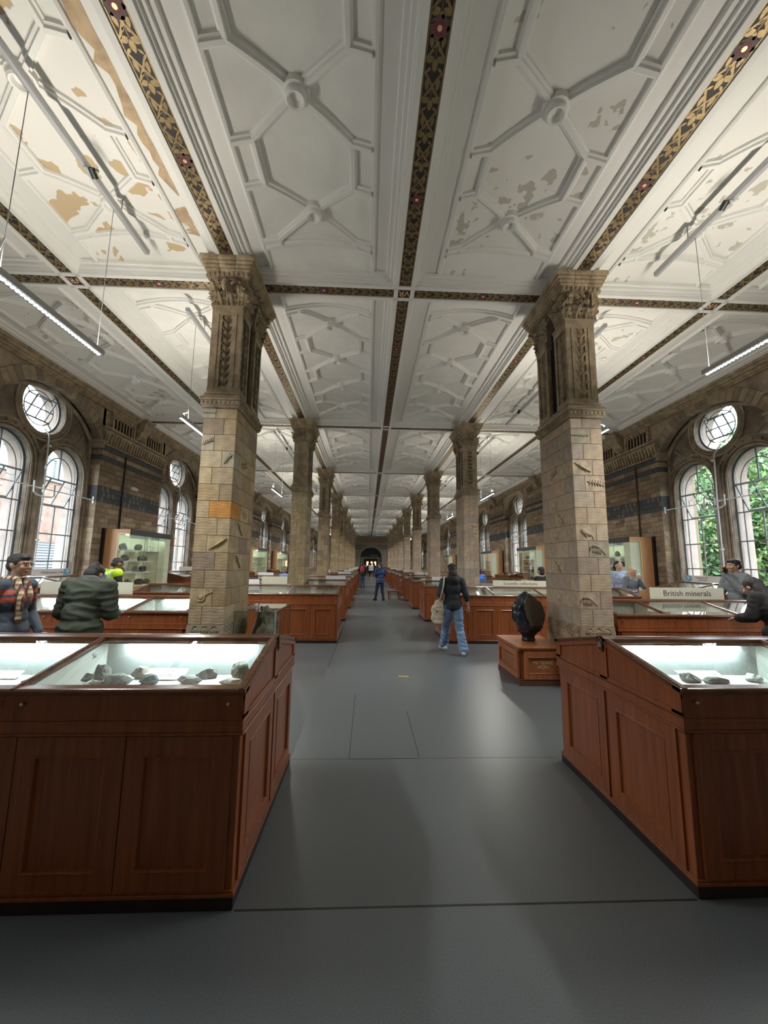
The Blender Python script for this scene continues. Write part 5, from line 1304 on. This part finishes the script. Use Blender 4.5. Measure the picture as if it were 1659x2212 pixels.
for sx, c in ((-1, 'L'), (1, 'R')):
    BASE.update({'sh'+c: (sx*.105, 0, .805), 'el'+c: (sx*.135, -.012, .64), 'wr'+c: (sx*.145, .035, .495), 'hip'+c: (sx*.052, 0, .515), 'kn'+c: (sx*.056, .012, .285), 'an'+c: (sx*.06, -.012, .048), 'to'+c: (sx*.068, .085, .022)})
def hand(b, wr, d, side, H, curl=.5, up=Vector((0, 1, 0))):
    """palm and five fingers leaving wrist wr in direction d; palm faces the thigh"""
    d = d.normalized(); a = d.cross(up); a = a.normalized() if a.length > .05 else Vector((1, 0, 0)); w = a.cross(d).normalized()   # w: across the palm, a: palm normal
    s = H; pc = wr+d*.032*s
    cap(b, wr, wr+d*.028*s, .0145*s, .015*s, 8)
    for j in range(4):
        o = w*(.0115*s*(1.5-j)); L_ = (.040, .046, .042, .032)[j]*s; r = .0052*s*(1, 1, .95, .85)[j]
        k0 = wr+d*.012*s+o*.8; k1 = wr+d*.052*s+o
        cap(b, k0, k1, .0075*s, .0065*s, 7)
        c1 = (d*math.cos(curl*.6)+a*side*math.sin(curl*.6)); c2 = (d*math.cos(curl*1.5)+a*side*math.sin(curl*1.5)); c3 = (d*math.cos(curl*2.3)+a*side*math.sin(curl*2.3))
        p1 = k1+c1*L_*.45; p2 = p1+c2*L_*.32; p3 = p2+c3*L_*.23
        cap(b, k1, p1, r, r, 7); cap(b, p1, p2, r, r*.92, 7); cap(b, p2, p3, r*.92, r*.8, 7)
    t0 = wr+d*.016*s+w*.014*s; t1 = t0+(d*.55+w*.75+a*side*.25).normalized()*.026*s; t2 = t1+(d*.9+w*.25+a*side*.25).normalized()*.020*s
    cap(b, t0, t1, .0085*s, .0065*s, 7); cap(b, t1, t2, .0062*s, .0052*s, 7)
def person(label, loc, rot, H, skin, pose={}, yaw=0, pitch=0, roll=0, garments=(), hair=None, far=False, curl=.5, nohands=False, build=1.0, hands=None):
    J = {k: Vector(v)*H for k, v in {**BASE, **pose}.items()}
    t = thing('person', label, 'person', loc, rot, 'visitors')
    b = MB(); B = build
    b.ball(J['pelvis'], (.088*H*B, .062*H*B, .07*H), 14, 10); b.ball(J['waist'], (.074*H*B, .055*H*B, .075*H), 14, 10); b.ball(J['chest'], (.092*H*B, .062*H*B, .095*H), 14, 10)
    cap(b, J['chest']+Vector((0, 0, .03*H)), J['neck'], .055*H, .036*H); cap(b, J['neck'], J['head']-Vector((0, 0, .03*H)), .034*H, .031*H)
    for c in 'LR':
        cap(b, J['neck']-Vector((0, 0, .015*H)), J['sh'+c], .034*H, .034*H); cap(b, J['sh'+c], J['el'+c], .031*H, .023*H); cap(b, J['el'+c], J['wr'+c], .023*H, .0145*H)
        cap(b, J['hip'+c], J['kn'+c], .052*H, .034*H); cap(b, J['kn'+c], J['an'+c], .033*H, .021*H); cap(b, J['an'+c]-Vector((0, 0, .02*H)), J['to'+c], .022*H, .018*H)
        if not far and not nohands:
            d = (J['wr'+c]-J['el'+c]); hd = (hands or {}).get(c)
            if hd: d = Vector(hd)
            upv = Vector((0, 1, 0)) if abs(d.normalized().y) < .8 else Vector((1, 0, 0))
            hand(b, J['wr'+c], d, -1 if c == 'R' else 1, H, curl, upv)
        elif far: cap(b, J['wr'+c], J['wr'+c]+(J['wr'+c]-J['el'+c]).normalized()*.07*H, .014*H, .010*H)
    R = Matrix.Rotation(yaw, 3, 'Z') @ Matrix.Rotation(pitch, 3, 'X') @ Matrix.Rotation(roll, 3, 'Y'); hc = J['head']
    def hp(x, y, z): return hc+R @ (Vector((x, y, z))*H)
    def hb(mb, c, r, n=12, k=8): mb.ball(hp(*c), tuple(q*H for q in r), n, k, rot=R)
    hb(b, (0, -.004, .012), (.046, .057, .056), 16, 12); hb(b, (0, .016, -.022), (.036, .040, .038), 14, 10); hb(b, (0, .038, -.052), (.016, .016, .013))
    hb(b, (0, .034, -.008), (.034, .024, .030))
    cap(b, hp(0, .050, .016), hp(0, .066, -.010), .0055*H, .0085*H, 8); hb(b, (-.008, .060, -.012), (.006, .007, .005)); hb(b, (.008, .060, -.012), (.006, .007, .005))
    hb(b, (0, .0535, -.031), (.0155, .0075, .0042)); hb(b, (0, .0525, -.037), (.013, .0075, .0045)); hb(b, (0, .050, .022), (.033, .010, .006))
    for sx in (-1, 1): hb(b, (sx*.046, -.004, -.004), (.0055, .012, .018)); hb(b, (sx*.024, .044, -.012), (.014, .012, .012))
    ob('body', fuse(b, 'body', SKIN[skin], .02 if far else .0085, 1), t)
    if not far:
        for sx in (-1, 1):
            e = MB(); hb(e, (sx*.0175, .0500, .0075), (.0085, .0065, .0055)); eo = ob('eye', e.mesh('eye', mat('eye_white', (.7, .68, .65), .3), smooth=True), t)
            e = MB(); hb(e, (sx*.0175, .0560, .0075), (.0036, .0018, .0036)); ob('iris', e.mesh('iris', mat('dark_iris', (.02, .012, .008), .2), smooth=True), eo)
            e = MB(); cap(e, hp(sx*.010, .0575, .021), hp(sx*.028, .0505, .022), .0022*H, .0016*H, 6); ob('eyebrow', e.mesh('eyebrow', hair[1] if hair else M_hairB), t)
        e = MB(); hb(e, (0, .0600, -.0345), (.014, .002, .0045)); ob('lips', e.mesh('lips', mat('lip_'+skin, tuple(v*.75 if i else v for i, v in enumerate({'tan': (.36, .16, .12), 'light': (.60, .27, .24), 'brown': (.18, .08, .06)}[skin])), .4), smooth=True), t)
    if hair:
        h = MB()
        for it in hair[0]:
            if len(it) == 2: hb(h, it[0], it[1], 12, 8)
            else: cap(h, hp(*it[0]), hp(*it[1]), it[2]*H, it[3]*H)
        ob('hair', fuse(h, 'hair', hair[1], .02 if far else .008, 2, 0 if far else .006, 3), t)
    for g in garments:
        kind, nm, m, th = g[:4]; o = g[4] if len(g) > 4 else {}
        gb = MB(); th *= H
        if kind == 'top':
            lo = o.get('low', 0)
            b_ = [('pelvis', (.097*B, .074*B, .050)), ('waist', (.080*B, .062*B, .08)), ('chest', (.098*B, .068*B, .095))]
            for j, rr_ in b_:
                if j == 'pelvis' and o.get('crop'): continue
                gb.ball(J[j], tuple(q*H+th for q in rr_), 16, 10)
            cap(gb, J['pelvis']+Vector((-.042*H*B, 0, -.012*H)), J['pelvis']+Vector((.042*H*B, 0, -.012*H)), .056*H*B+th, .056*H*B+th)
            hz = -(.045+lo)*H; up_ = .05*H; yy = (J['waist'].y-J['pelvis'].y)/(J['waist'].z-J['pelvis'].z); pv = J['pelvis']
            ra = .104*H*B+th*.7; skirt = MB().lathe([(.001, hz), (ra-.012, hz), (ra, hz+.012), (ra*.97, up_*.4), (ra*.86, up_), (.001, up_)], 24)
            gb.join(skirt, lambda p: (p[0]+pv.x, p[1]*.74+pv.y, p[2]+pv.z))
            if False: cap(gb, J['pelvis']+Vector((-.03*H, 0, 0)), J['pelvis']+Vector((-.03*H, 0, -lo*H)), .064*H*B+th, .066*H*B+th); cap(gb, J['pelvis']+Vector((.03*H, 0, 0)), J['pelvis']+Vector((.03*H, 0, -lo*H)), .064*H*B+th, .066*H*B+th)
            cap(gb, J['chest']+Vector((0, 0, .03*H)), J['neck']-Vector((0, 0, .012*H)), .058*H+th, .036*H+th*.6)
            fr = o.get('sleeve', .97)
            for c in 'LR':
                cap(gb, J['neck']-Vector((0, 0, .03*H)), J['sh'+c], .036*H+th*.6, .036*H+th*.8)
                if fr > 0:
                    cap(gb, J['sh'+c], J['el'+c], .035*H+th*.8, .028*H+th*.7)
                    cap(gb, J['el'+c], J['el'+c].lerp(J['wr'+c], fr), .027*H+th*.7, .021*H+th*.5)
        elif kind == 'legs':
            gb.ball(J['pelvis']-Vector((0, 0, .0*H)), (.092*H*B+th, .067*H*B+th, .062*H), 14, 10)
            fl = o.get('flare', .0)
            for c in 'LR':
                cap(gb, J['hip'+c], J['kn'+c], .056*H+th, .040*H+th+fl*.2*H); cap(gb, J['kn'+c], J['an'+c]+Vector((0, 0, .012*H)), .038*H+th+fl*.2*H, .030*H+th*.8+fl*H)
        elif kind == 'shoe':
            for c in 'LR':
                s_ = MB(); a, q = J['an'+c], J['to'+c]; d = (q-a); d.z = 0
                cap(s_, Vector((a.x, a.y, .026*H+max(0, a.z-.05*H)))-d*.42, Vector((q.x, q.y, q.z+.0*H)), .026*H, .021*H); cap(s_, a-Vector((0, 0, .01*H)), Vector((a.x, a.y, a.z-.02*H)), .022*H, .024*H)
                ob(nm, fuse(s_, nm, m, .02 if far else .008, 2), t)
            continue
        elif kind == 'raw':
            for it in o['shapes']:
                if it[0] == 'b': gb.ball(Vector(it[1])*H, tuple(q*H for q in it[2]), 14, 10)
                else: cap(gb, Vector(it[1])*H, Vector(it[2])*H, it[3]*H, it[4]*H)
        elif kind == 'head':
            for it in o['shapes']:
                if it[0] == 'b': hb(gb, it[1], it[2])
                else: cap(gb, hp(*it[1]), hp(*it[2]), it[3]*H, it[4]*H)
            if o.get('nofuse'):
                ob(nm, gb.mesh(nm, m, smooth=True), t); continue
        ob(nm, fuse(gb, nm, m, o.get('voxel', .024 if far else .0115), 3, 0 if far else o.get('fold', .010), len(nm)), t)
    return t
def zband(name, base, bands, rough=.8, n=None):
    """cloth with horizontal bands at given object heights"""
    m = bpy.data.materials.new(name); t, b = nodes(m); N = t.nodes; K = t.links
    tcn = N.new('ShaderNodeTexCoord'); sp = N.new('ShaderNodeSeparateXYZ'); K.new(tcn.outputs['Object'], sp.inputs[0]); src = None
    last = N.new('ShaderNodeRGB'); last.outputs[0].default_value = (*base, 1); cur = last.outputs[0]
    for z0, z1, c in bands:
        a = N.new('ShaderNodeMath'); a.operation = 'COMPARE'; a.inputs[1].default_value = (z0+z1)/2; a.inputs[2].default_value = (z1-z0)/2; K.new(sp.outputs['Z'], a.inputs[0])
        mx = N.new('ShaderNodeMix'); mx.data_type = 'RGBA'; K.new(a.outputs[0], mx.inputs['Factor']); K.new(cur, mx.inputs['A']); mx.inputs['B'].default_value = (*c, 1); cur = mx.outputs['Result']
    K.new(cur, b.inputs['Base Color']); b.inputs['Roughness'].default_value = rough; MATS[name] = m; return m
def plaid(name, a, c1, c2):
    m = bpy.data.materials.new(name); t, b = nodes(m); N = t.nodes; K = t.links; tcn = N.new('ShaderNodeTexCoord')
    w1 = N.new('ShaderNodeTexWave'); w1.bands_direction = 'Z'; w1.inputs['Scale'].default_value = 6; w2 = N.new('ShaderNodeTexWave'); w2.bands_direction = 'Y'; w2.inputs['Scale'].default_value = 6
    K.new(tcn.outputs['Object'], w1.inputs['Vector']); K.new(tcn.outputs['Object'], w2.inputs['Vector'])
    r1 = N.new('ShaderNodeValToRGB'); r1.color_ramp.elements[0].color = (*a, 1); r1.color_ramp.elements[1].color = (*c1, 1); r1.color_ramp.elements[0].position = .4; r1.color_ramp.elements[1].position = .55; K.new(w1.outputs['Fac'], r1.inputs['Fac'])
    g = N.new('ShaderNodeMath'); g.operation = 'GREATER_THAN'; g.inputs[1].default_value = .7; K.new(w2.outputs['Fac'], g.inputs[0])
    mx = N.new('ShaderNodeMix'); mx.data_type = 'RGBA'; mx.inputs['B'].default_value = (*c2, 1); K.new(g.outputs[0], mx.inputs['Factor']); K.new(r1.outputs['Color'], mx.inputs['A']); K.new(mx.outputs['Result'], b.inputs['Base Color']); b.inputs['Roughness'].default_value = .9
    MATS[name] = m; return m
SHORT = [((0, -.010, .026), (.0500, .060, .050)), ((0, -.030, -.005), (.044, .038, .040)), ((0, .026, .052), (.036, .024, .018)), ((.040, .002, .018), (.010, .022, .026)), ((-.040, .002, .018), (.010, .022, .026))]
M_jean = mat('light_blue_denim', (.20, .32, .50), .85, n=(5, .25)); M_jeanD = mat('dark_denim', (.05, .08, .14), .85, n=(5, .3)); M_navy = mat('navy_cloth', (.012, .018, .045), .75); M_navyJ = mat('navy_quilted_jacket', (.02, .045, .14), .5, n=(6, .3))
M_blk = mat('black_cloth', (.012, .012, .013), .85); M_char = mat('charcoal_knit', (.035, .045, .055), .95, n=(60, .3)); M_olive = mat('olive_parka_cloth', (.045, .060, .040), .8, n=(4, .25)); M_greyw = mat('grey_fleece', (.17, .19, .21), .95, n=(50, .35))
M_shoeW = mat('white_shoe', (.65, .65, .65), .5); M_lbl = mat('pale_blue_cardigan', (.38, .45, .60), .9, n=(8, .2)); M_hood = mat('grey_hood_lining', (.07, .07, .07), .9)
# man with scarf
hood = zband('striped_hoodie', (.065, .085, .115), [(1.315, 1.365, (.42, .09, .06)), (1.235, 1.285, (.42, .09, .06))])
person('man in profile with glasses, checked scarf and grey hoodie with red stripes', (-3.80, 4.38, 0), -PI/2, 1.75, 'tan',
       dict(shL=(-.118, -.012, .80), shR=(.118, -.012, .80), elR=(.150, -.03, .63), wrR=(.13, .06, .50), elL=(-.15, -.02, .63), wrL=(-.13, .08, .50)), pitch=-.06, build=1.0,
       hair=(SHORT+[((0, .040, .050), (.032, .020, .014)), ((0, -.044, -.006), (.036, .020, .030))], M_hairB),
       garments=[('legs', 'trousers', M_jeanD, .004), ('top', 'hoodie', hood, .012, dict(low=.03, fold=.014)), ('raw', 'hood', mat('hood_cloth', (.035, .055, .055), .9), 0, dict(shapes=[('b', (0, -.065, .80), (.075, .035, .045)), ('b', (-.03, -.07, .77), (.05, .03, .04))])),
                 ('raw', 'scarf', plaid('checked_scarf', (.30, .20, .12), (.62, .52, .36), (.12, .06, .06)), 0, dict(shapes=[('b', (0, -.01, .845), (.056, .054, .026)), ('c', (.035, .04, .83), (.045, .085, .72), .022, .022), ('c', (.045, .085, .72), (.045, .080, .60), .022, .018), ('c', (-.02, .05, .83), (-.02, .08, .74), .02, .02)], fold=.008)),
                 ('head', 'glasses', M_black, 0, dict(nofuse=1, shapes=[('c', (s*.0175+.012*math.cos(a), .062, .007+.010*math.sin(a)), (s*.0175+.012*math.cos(a+.9), .062, .007+.010*math.sin(a+.9)), .0014, .0014) for s in (-1, 1) for a in (0, .9, 1.8, 2.7, 3.6, 4.5, 5.4)]+[('c', (s*.030, .060, .010), (s*.047, -.004, .008), .0013, .0013) for s in (-1, 1)]))])
# man in olive parka
person('man seen from behind in an olive parka with grey hood, bending over a case', (-3.19, 4.58, 0), 0, 1.76, 'tan',
       dict(pelvis=(0, -.015, .53), waist=(0, -.01, .615), chest=(0, .02, .725), neck=(-.01, .065, .81), head=(-.03, .115, .855), shL=(-.115, .03, .78), shR=(.115, .03, .78), elL=(-.150, .025, .62), elR=(.150, .025, .62), wrL=(-.11, .14, .60), wrR=(.11, .14, .60)), pitch=-.45, build=1.05,
       hair=(SHORT+[((0, -.05, -.01), (.042, .028, .04)), ((0, -.03, .07), (.02, .015, .014)), ((.02, -.045, .06), (.014, .012, .014))], M_hairB),
       garments=[('legs', 'trousers', M_blk, .004), ('top', 'parka', M_olive, .030, dict(low=.12, fold=.022)), ('raw', 'hood', M_hood, 0, dict(shapes=[('b', (0, .020, .825), (.082, .040, .036)), ('b', (0, -.005, .80), (.07, .04, .03))], fold=.01)), ('shoe', 'shoe', M_blk, 0)])
# steward in yellow vest
vest = zband('hi_vis_vest', (.50, .78, .03), [(1.07, 1.12, (.42, .45, .45))], .6)
person('steward in a yellow high-visibility vest with black sleeves, head bowed', (-4.78, 7.45, 0), -.40, 1.80, 'brown',
       dict(chest=(0, .015, .72), neck=(0, .035, .82), head=(0, .065, .895), elR=(.15, .01, .64), wrR=(.09, .13, .60), elL=(-.15, .01, .64), wrL=(-.09, .13, .60)), pitch=-.45, build=1.1,
       hair=([((0, -.010, .020), (.0475, .058, .050)), ((0, -.03, -.01), (.040, .036, .034))], M_hairB),
       garments=[('legs', 'trousers', M_blk, .004), ('top', 'shirt', M_blk, .008), ('top', 'vest', vest, .020, dict(sleeve=0)),
                 ('raw', 'back_label', mat('blue_label', (.06, .16, .62), .5), 0, dict(shapes=[('c', (-.055, -.072, .785), (.035, -.072, .785), .014, .014), ('c', (-.055, -.078, .768), (.035, -.078, .768), .014, .014)], fold=0)),
                 ('raw', 'reflective_strip', mat('silver_strip', (.42, .45, .45), .3), 0, dict(shapes=[('c', (.085, -.066, .80), (.085, -.085, .66), .012, .012)], fold=0))])
# woman with tote bag
WP = (1.665, 7.60, 0)
person('woman walking away in a charcoal sweater and pale flared jeans, long dark curly hair', WP, 0, 1.70, 'light',
       dict(pelvis=(0, 0, .535), anL=(-.078, .14, .060), knL=(-.060, .075, .285), toL=(-.100, .22, .026), anR=(.095, -.11, .048), knR=(.068, -.02, .285), toR=(.115, -.03, .022), elR=(.150, -.03, .645), wrR=(.185, .03, .515), elL=(-.155, -.03, .65), wrL=(-.12, .07, .61), shL=(-.102, 0, .80), shR=(.104, 0, .80)),
       hair=([((0, -.014, .018), (.051, .060, .054)), ((0, -.05, -.045), (.058, .042, .055)), ((-.012, -.062, -.105), (.070, .040, .062)), ((.02, -.058, -.120), (.060, .036, .060)), ((-.04, -.05, -.12), (.036, .03, .05)), ((.055, -.045, -.095), (.032, .03, .045)), ((0, -.06, -.16), (.05, .03, .035))], M_hairB), curl=.75,
       garments=[('legs', 'jeans', M_jean, .007, dict(flare=.016, fold=.018)), ('top', 'sweater', M_char, .012, dict(low=0, sleeve=.42, fold=.004)), ('shoe', 'shoe', M_shoeW, 0),
                 ('head', 'cap', mat('black_cap', (.012, .012, .014), .8), 0, dict(shapes=[('b', (0, -.006, .036), (.053, .062, .044))], fold=.002))])
t = thing('tote_bag', 'cream canvas tote bag hanging from the left shoulder of the woman in jeans', 'bag', (WP[0]-.30, WP[1]-.06, 0))
M_tote = mat('cream_canvas', (.60, .55, .44), .9, n=(6, .15)); b = MB()
b.ball((0, 0, .80), (.135, .045, .16), 16, 10); b.ball((-.01, 0, .66), (.13, .05, .11), 16, 10); b.ball((.02, 0, .92), (.09, .03, .10), 12, 8); cap(b, (-.03, 0, .60), (.05, 0, .58), .06, .05)
ob('bag_body', fuse(b, 'bag_body', M_tote, .010, 3, .014, 5), t)
ob('strap', MB().tube([(.03, -.02, .98), (.075, -.05, 1.15), (.105, -.06, 1.30), (.125, -.02, 1.43), (.12, .05, 1.40), (.10, .08, 1.20), (.04, .03, .98)], .016, 8).mesh('strap', M_tote, smooth=True), t)
ob('printed_mark', MB().prism([(-.05, .79), (-.01, .775), (0, .79), (-.03, .80), (-.05, .80)], 1, -.048, -.046).mesh('printed_mark', M_ink), t)
# woman in navy jacket
person('woman in a navy quilted jacket standing in the middle of the distant aisle', (.60, 18.15, 0), .35, 1.76, 'light',
       dict(anL=(-.11, .05, .048), toL=(-.135, .13, .022), knL=(-.085, .03, .285), elL=(-.14, .03, .66), wrL=(-.08, .13, .67), elR=(.14, .03, .66), wrR=(.06, .14, .66), anR=(.085, -.02, .048), toR=(.10, .08, .022)), yaw=.3, pitch=-.15,
       hair=([((0, -.012, .022), (.050, .060, .052)), ((0, -.05, -.02), (.04, .035, .045)), ((0, -.055, -.06), (.03, .025, .03))], M_hairM),
       garments=[('legs', 'trousers', M_navy, .004), ('top', 'jacket', M_navyJ, .020, dict(low=.03)), ('shoe', 'shoe', M_blk, 0)])
# distant visitors
HS = SHORT
def simple(label, x, y, rot, H, top, legs, hair=M_hairD, skin='light', **k):
    return person(label, (x, y, 0), rot, H, skin, k.get('pose', {}), far=True, hair=(HS+[((0, -.03, -.03), (.044, .04, .045))], hair), garments=[('legs', 'trousers', legs, .006), ('top', 'top', top, .012), ('shoe', 'shoe', k.get('shoe', M_blk), 0)], pitch=k.get('pitch', 0), build=k.get('build', 1))
M_wc = mat('white_cloth', (.62, .62, .60), .8); M_gr = mat('dark_green_coat', (.02, .05, .03), .85)
simple('distant visitor in jeans carrying a red backpack, left of the aisle', -.36, 27.2, .1, 1.76, M_blk, M_jeanD, pose=dict(elL=(-.15, .05, .66), wrL=(-.13, .15, .70)))
t = thing('red_backpack', 'red backpack on the back of the distant visitor in jeans', 'backpack', (-.36, 26.97, 0)); b = MB(); b.ball((0, -.02, 1.27), (.17, .11, .24), 14, 10); b.ball((0, -.07, 1.16), (.13, .08, .13), 12, 8)
ob('pack', fuse(b, 'pack', mat('red_nylon', (.35, .03, .05), .7), .02, 2), t)
for sx in (-1, 1): ob('strap', MB().tube([(sx*.10, .02, 1.46), (sx*.11, .14, 1.48), (sx*.12, .30, 1.36)], .018, 6).mesh('strap', mat('dark_red_strap', (.12, .01, .02), .7)), t)
simple('distant visitor in a dark green coat behind the red backpack', -.36, 28.9, -.3, 1.70, M_gr, M_blk)
for x, y, r_, h, a, c, lab in ((-.25, 49.6, .4, 1.62, M_wc, M_jeanD, 'visitor in a pale top at the left of the group by the doorway'), (.12, 48.2, 0, 1.74, M_blk, M_blk, 'visitor all in black in the group by the doorway'), (.42, 46.9, .1, 1.76, M_wc, M_blk, 'visitor in a white top with black trousers and white shoes by the doorway'),
                          (.85, 48.6, -.2, 1.74, M_blk, M_navy, 'visitor in black at the right of the group by the doorway'), (1.15, 47.5, .3, 1.60, mat('maroon_cloth', (.10, .02, .03), .8), M_blk, 'visitor in maroon at the far right of the group by the doorway')):
    simple(lab, x, y, r_, h, a, c, shoe=M_shoeW if h in (1.62, 1.76) else M_blk)
simple('visitor in blue bending over a case beyond the second left column', -3.05, 14.2, -.2, 1.62, mat('blue_denim_shirt', (.12, .17, .36), .8), M_blk, pose=dict(chest=(0, .07, .69), neck=(0, .14, .76), head=(0, .20, .80), shL=(-.10, .11, .75), shR=(.10, .11, .75), elL=(-.13, .18, .64), elR=(.13, .18, .64), wrL=(-.1, .28, .64), wrR=(.1, .28, .64)))
simple('visitor in bright blue beyond the second right column', 4.15, 14.3, .2, 1.58, mat('bright_blue_cloth', (.05, .16, .60), .8), M_blk)
simple('dark-haired visitor in black half hidden by the nearest right column', 4.72, 10.4, .4, 1.66, M_blk, M_blk, hair=M_hairB)
# two women by the right showcase
person('tall dark-haired woman in a pale blue cardigan by the right showcase', (6.88, 10.42, 0), PI+.1, 1.84, 'light', dict(elL=(-.13, .0, .64), elR=(.13, .0, .64)), yaw=.2, pitch=-.08,
       hair=([((0, -.014, .022), (.050, .058, .052)), ((0, -.045, -.03), (.052, .036, .06)), ((.035, -.04, -.09), (.026, .028, .06)), ((.05, -.035, -.12), (.02, .024, .05))], M_hairB),
       garments=[('legs', 'trousers', M_blk, .004), ('top', 'cardigan', M_lbl, .018, dict(low=.03))])
person('blonde woman in glasses with her hand raised to her chin', (6.98, 10.02, 0), PI+.1, 1.70, 'light', dict(elL=(-.125, .08, .68), wrL=(-.04, .10, .80), elR=(.14, .0, .64), wrR=(.12, .13, .62)), yaw=.0, pitch=-.05,
       hair=([((0, -.014, .022), (.051, .058, .053)), ((0, -.04, -.03), (.054, .036, .06)), ((-.045, .0, -.06), (.020, .028, .07)), ((.045, .0, -.06), (.020, .028, .07)), ((.05, .02, -.13), (.018, .02, .05)), ((-.05, .02, -.13), (.018, .02, .05))], M_hairL), curl=1.0, hands={'L': (.3, .3, .8)},
       garments=[('legs', 'trousers', M_blk, .004), ('top', 'blouse', M_greyw, .010),
                 ('head', 'glasses', M_black, 0, dict(nofuse=1, shapes=[('c', (s*.0175+.012*math.cos(a), .062, .007+.010*math.sin(a)), (s*.0175+.012*math.cos(a+.9), .062, .007+.010*math.sin(a+.9)), .0014, .0014) for s in (-1, 1) for a in (0, .9, 1.8, 2.7, 3.6, 4.5, 5.4)]))])
# man in grey with magnifier
person('dark-haired man in grey fleece peering through a round magnifier, right window side', (7.08, 7.20, 0), PI/2-.1, 1.86, 'tan', dict(elL=(-.13, .05, .68), wrL=(-.03, .13, .845), elR=(.14, .05, .66), wrR=(.09, .15, .60)), pitch=-.12, hands={'L': (.2, .1, .9)}, curl=1.0,
       hair=(SHORT, M_hairB), garments=[('legs', 'trousers', M_blk, .004), ('top', 'fleece', M_greyw, .022, dict(low=.02, fold=.014)), ('raw', 'collar', M_greyw, 0, dict(shapes=[('b', (0, -.012, .85), (.046, .046, .020))], fold=.003))])
t = thing('magnifier', 'black-rimmed round magnifier held to the face of the man in grey', 'magnifier', (6.80, 7.12, 1.63), 0)
t = setd(t, MB().tube([(.0+.06*math.cos(a)*.35, .055*math.cos(a), .055*math.sin(a)) for a in [2*PI*i/20 for i in range(20)]], .008, 6, closed=True).tube([(-.02, -.05, -.02), (-.12, -.14, -.03)], .007, 6).lathe([(.001, 0), (.05, .004), (.05, -.004), (.001, -.002)], 14, ax=1).mesh('magnifier', M_black, smooth=True, ang=.6))
# woman in black
person('woman with long black hair and black coat leaning over the British minerals case', (5.10, 4.66, 0), .25, 1.68, 'light',
       dict(chest=(-.01, .045, .71), neck=(-.015, .10, .80), head=(-.02, .15, .855), shL=(-.115, .07, .775), shR=(.10, .06, .775), elL=(-.155, .09, .64), wrL=(-.13, .19, .62), elR=(.15, .08, .64), wrR=(.12, .18, .62)), pitch=-.5, build=1.15,
       hair=([((0, -.014, .02), (.053, .062, .055)), ((0, -.04, -.04), (.056, .045, .07)), ((-.03, -.01, -.08), (.04, .05, .06)), ((0, -.06, -.10), (.055, .035, .06))], M_hairB),
       garments=[('legs', 'trousers', mat('dark_grey_trousers', (.05, .06, .07), .8), .006), ('top', 'coat', M_blk, .024, dict(low=.04, fold=.016)), ('raw', 'shoulder_strap', mat('dark_blue_strap', (.05, .07, .11), .6), 0, dict(shapes=[('c', (.06, .075, .845), (.12, -.0, .76), .018, .018), ('c', (.12, .0, .76), (.13, -.03, .62), .018, .018)], fold=0)), ('shoe', 'shoe', M_blk, 0)])
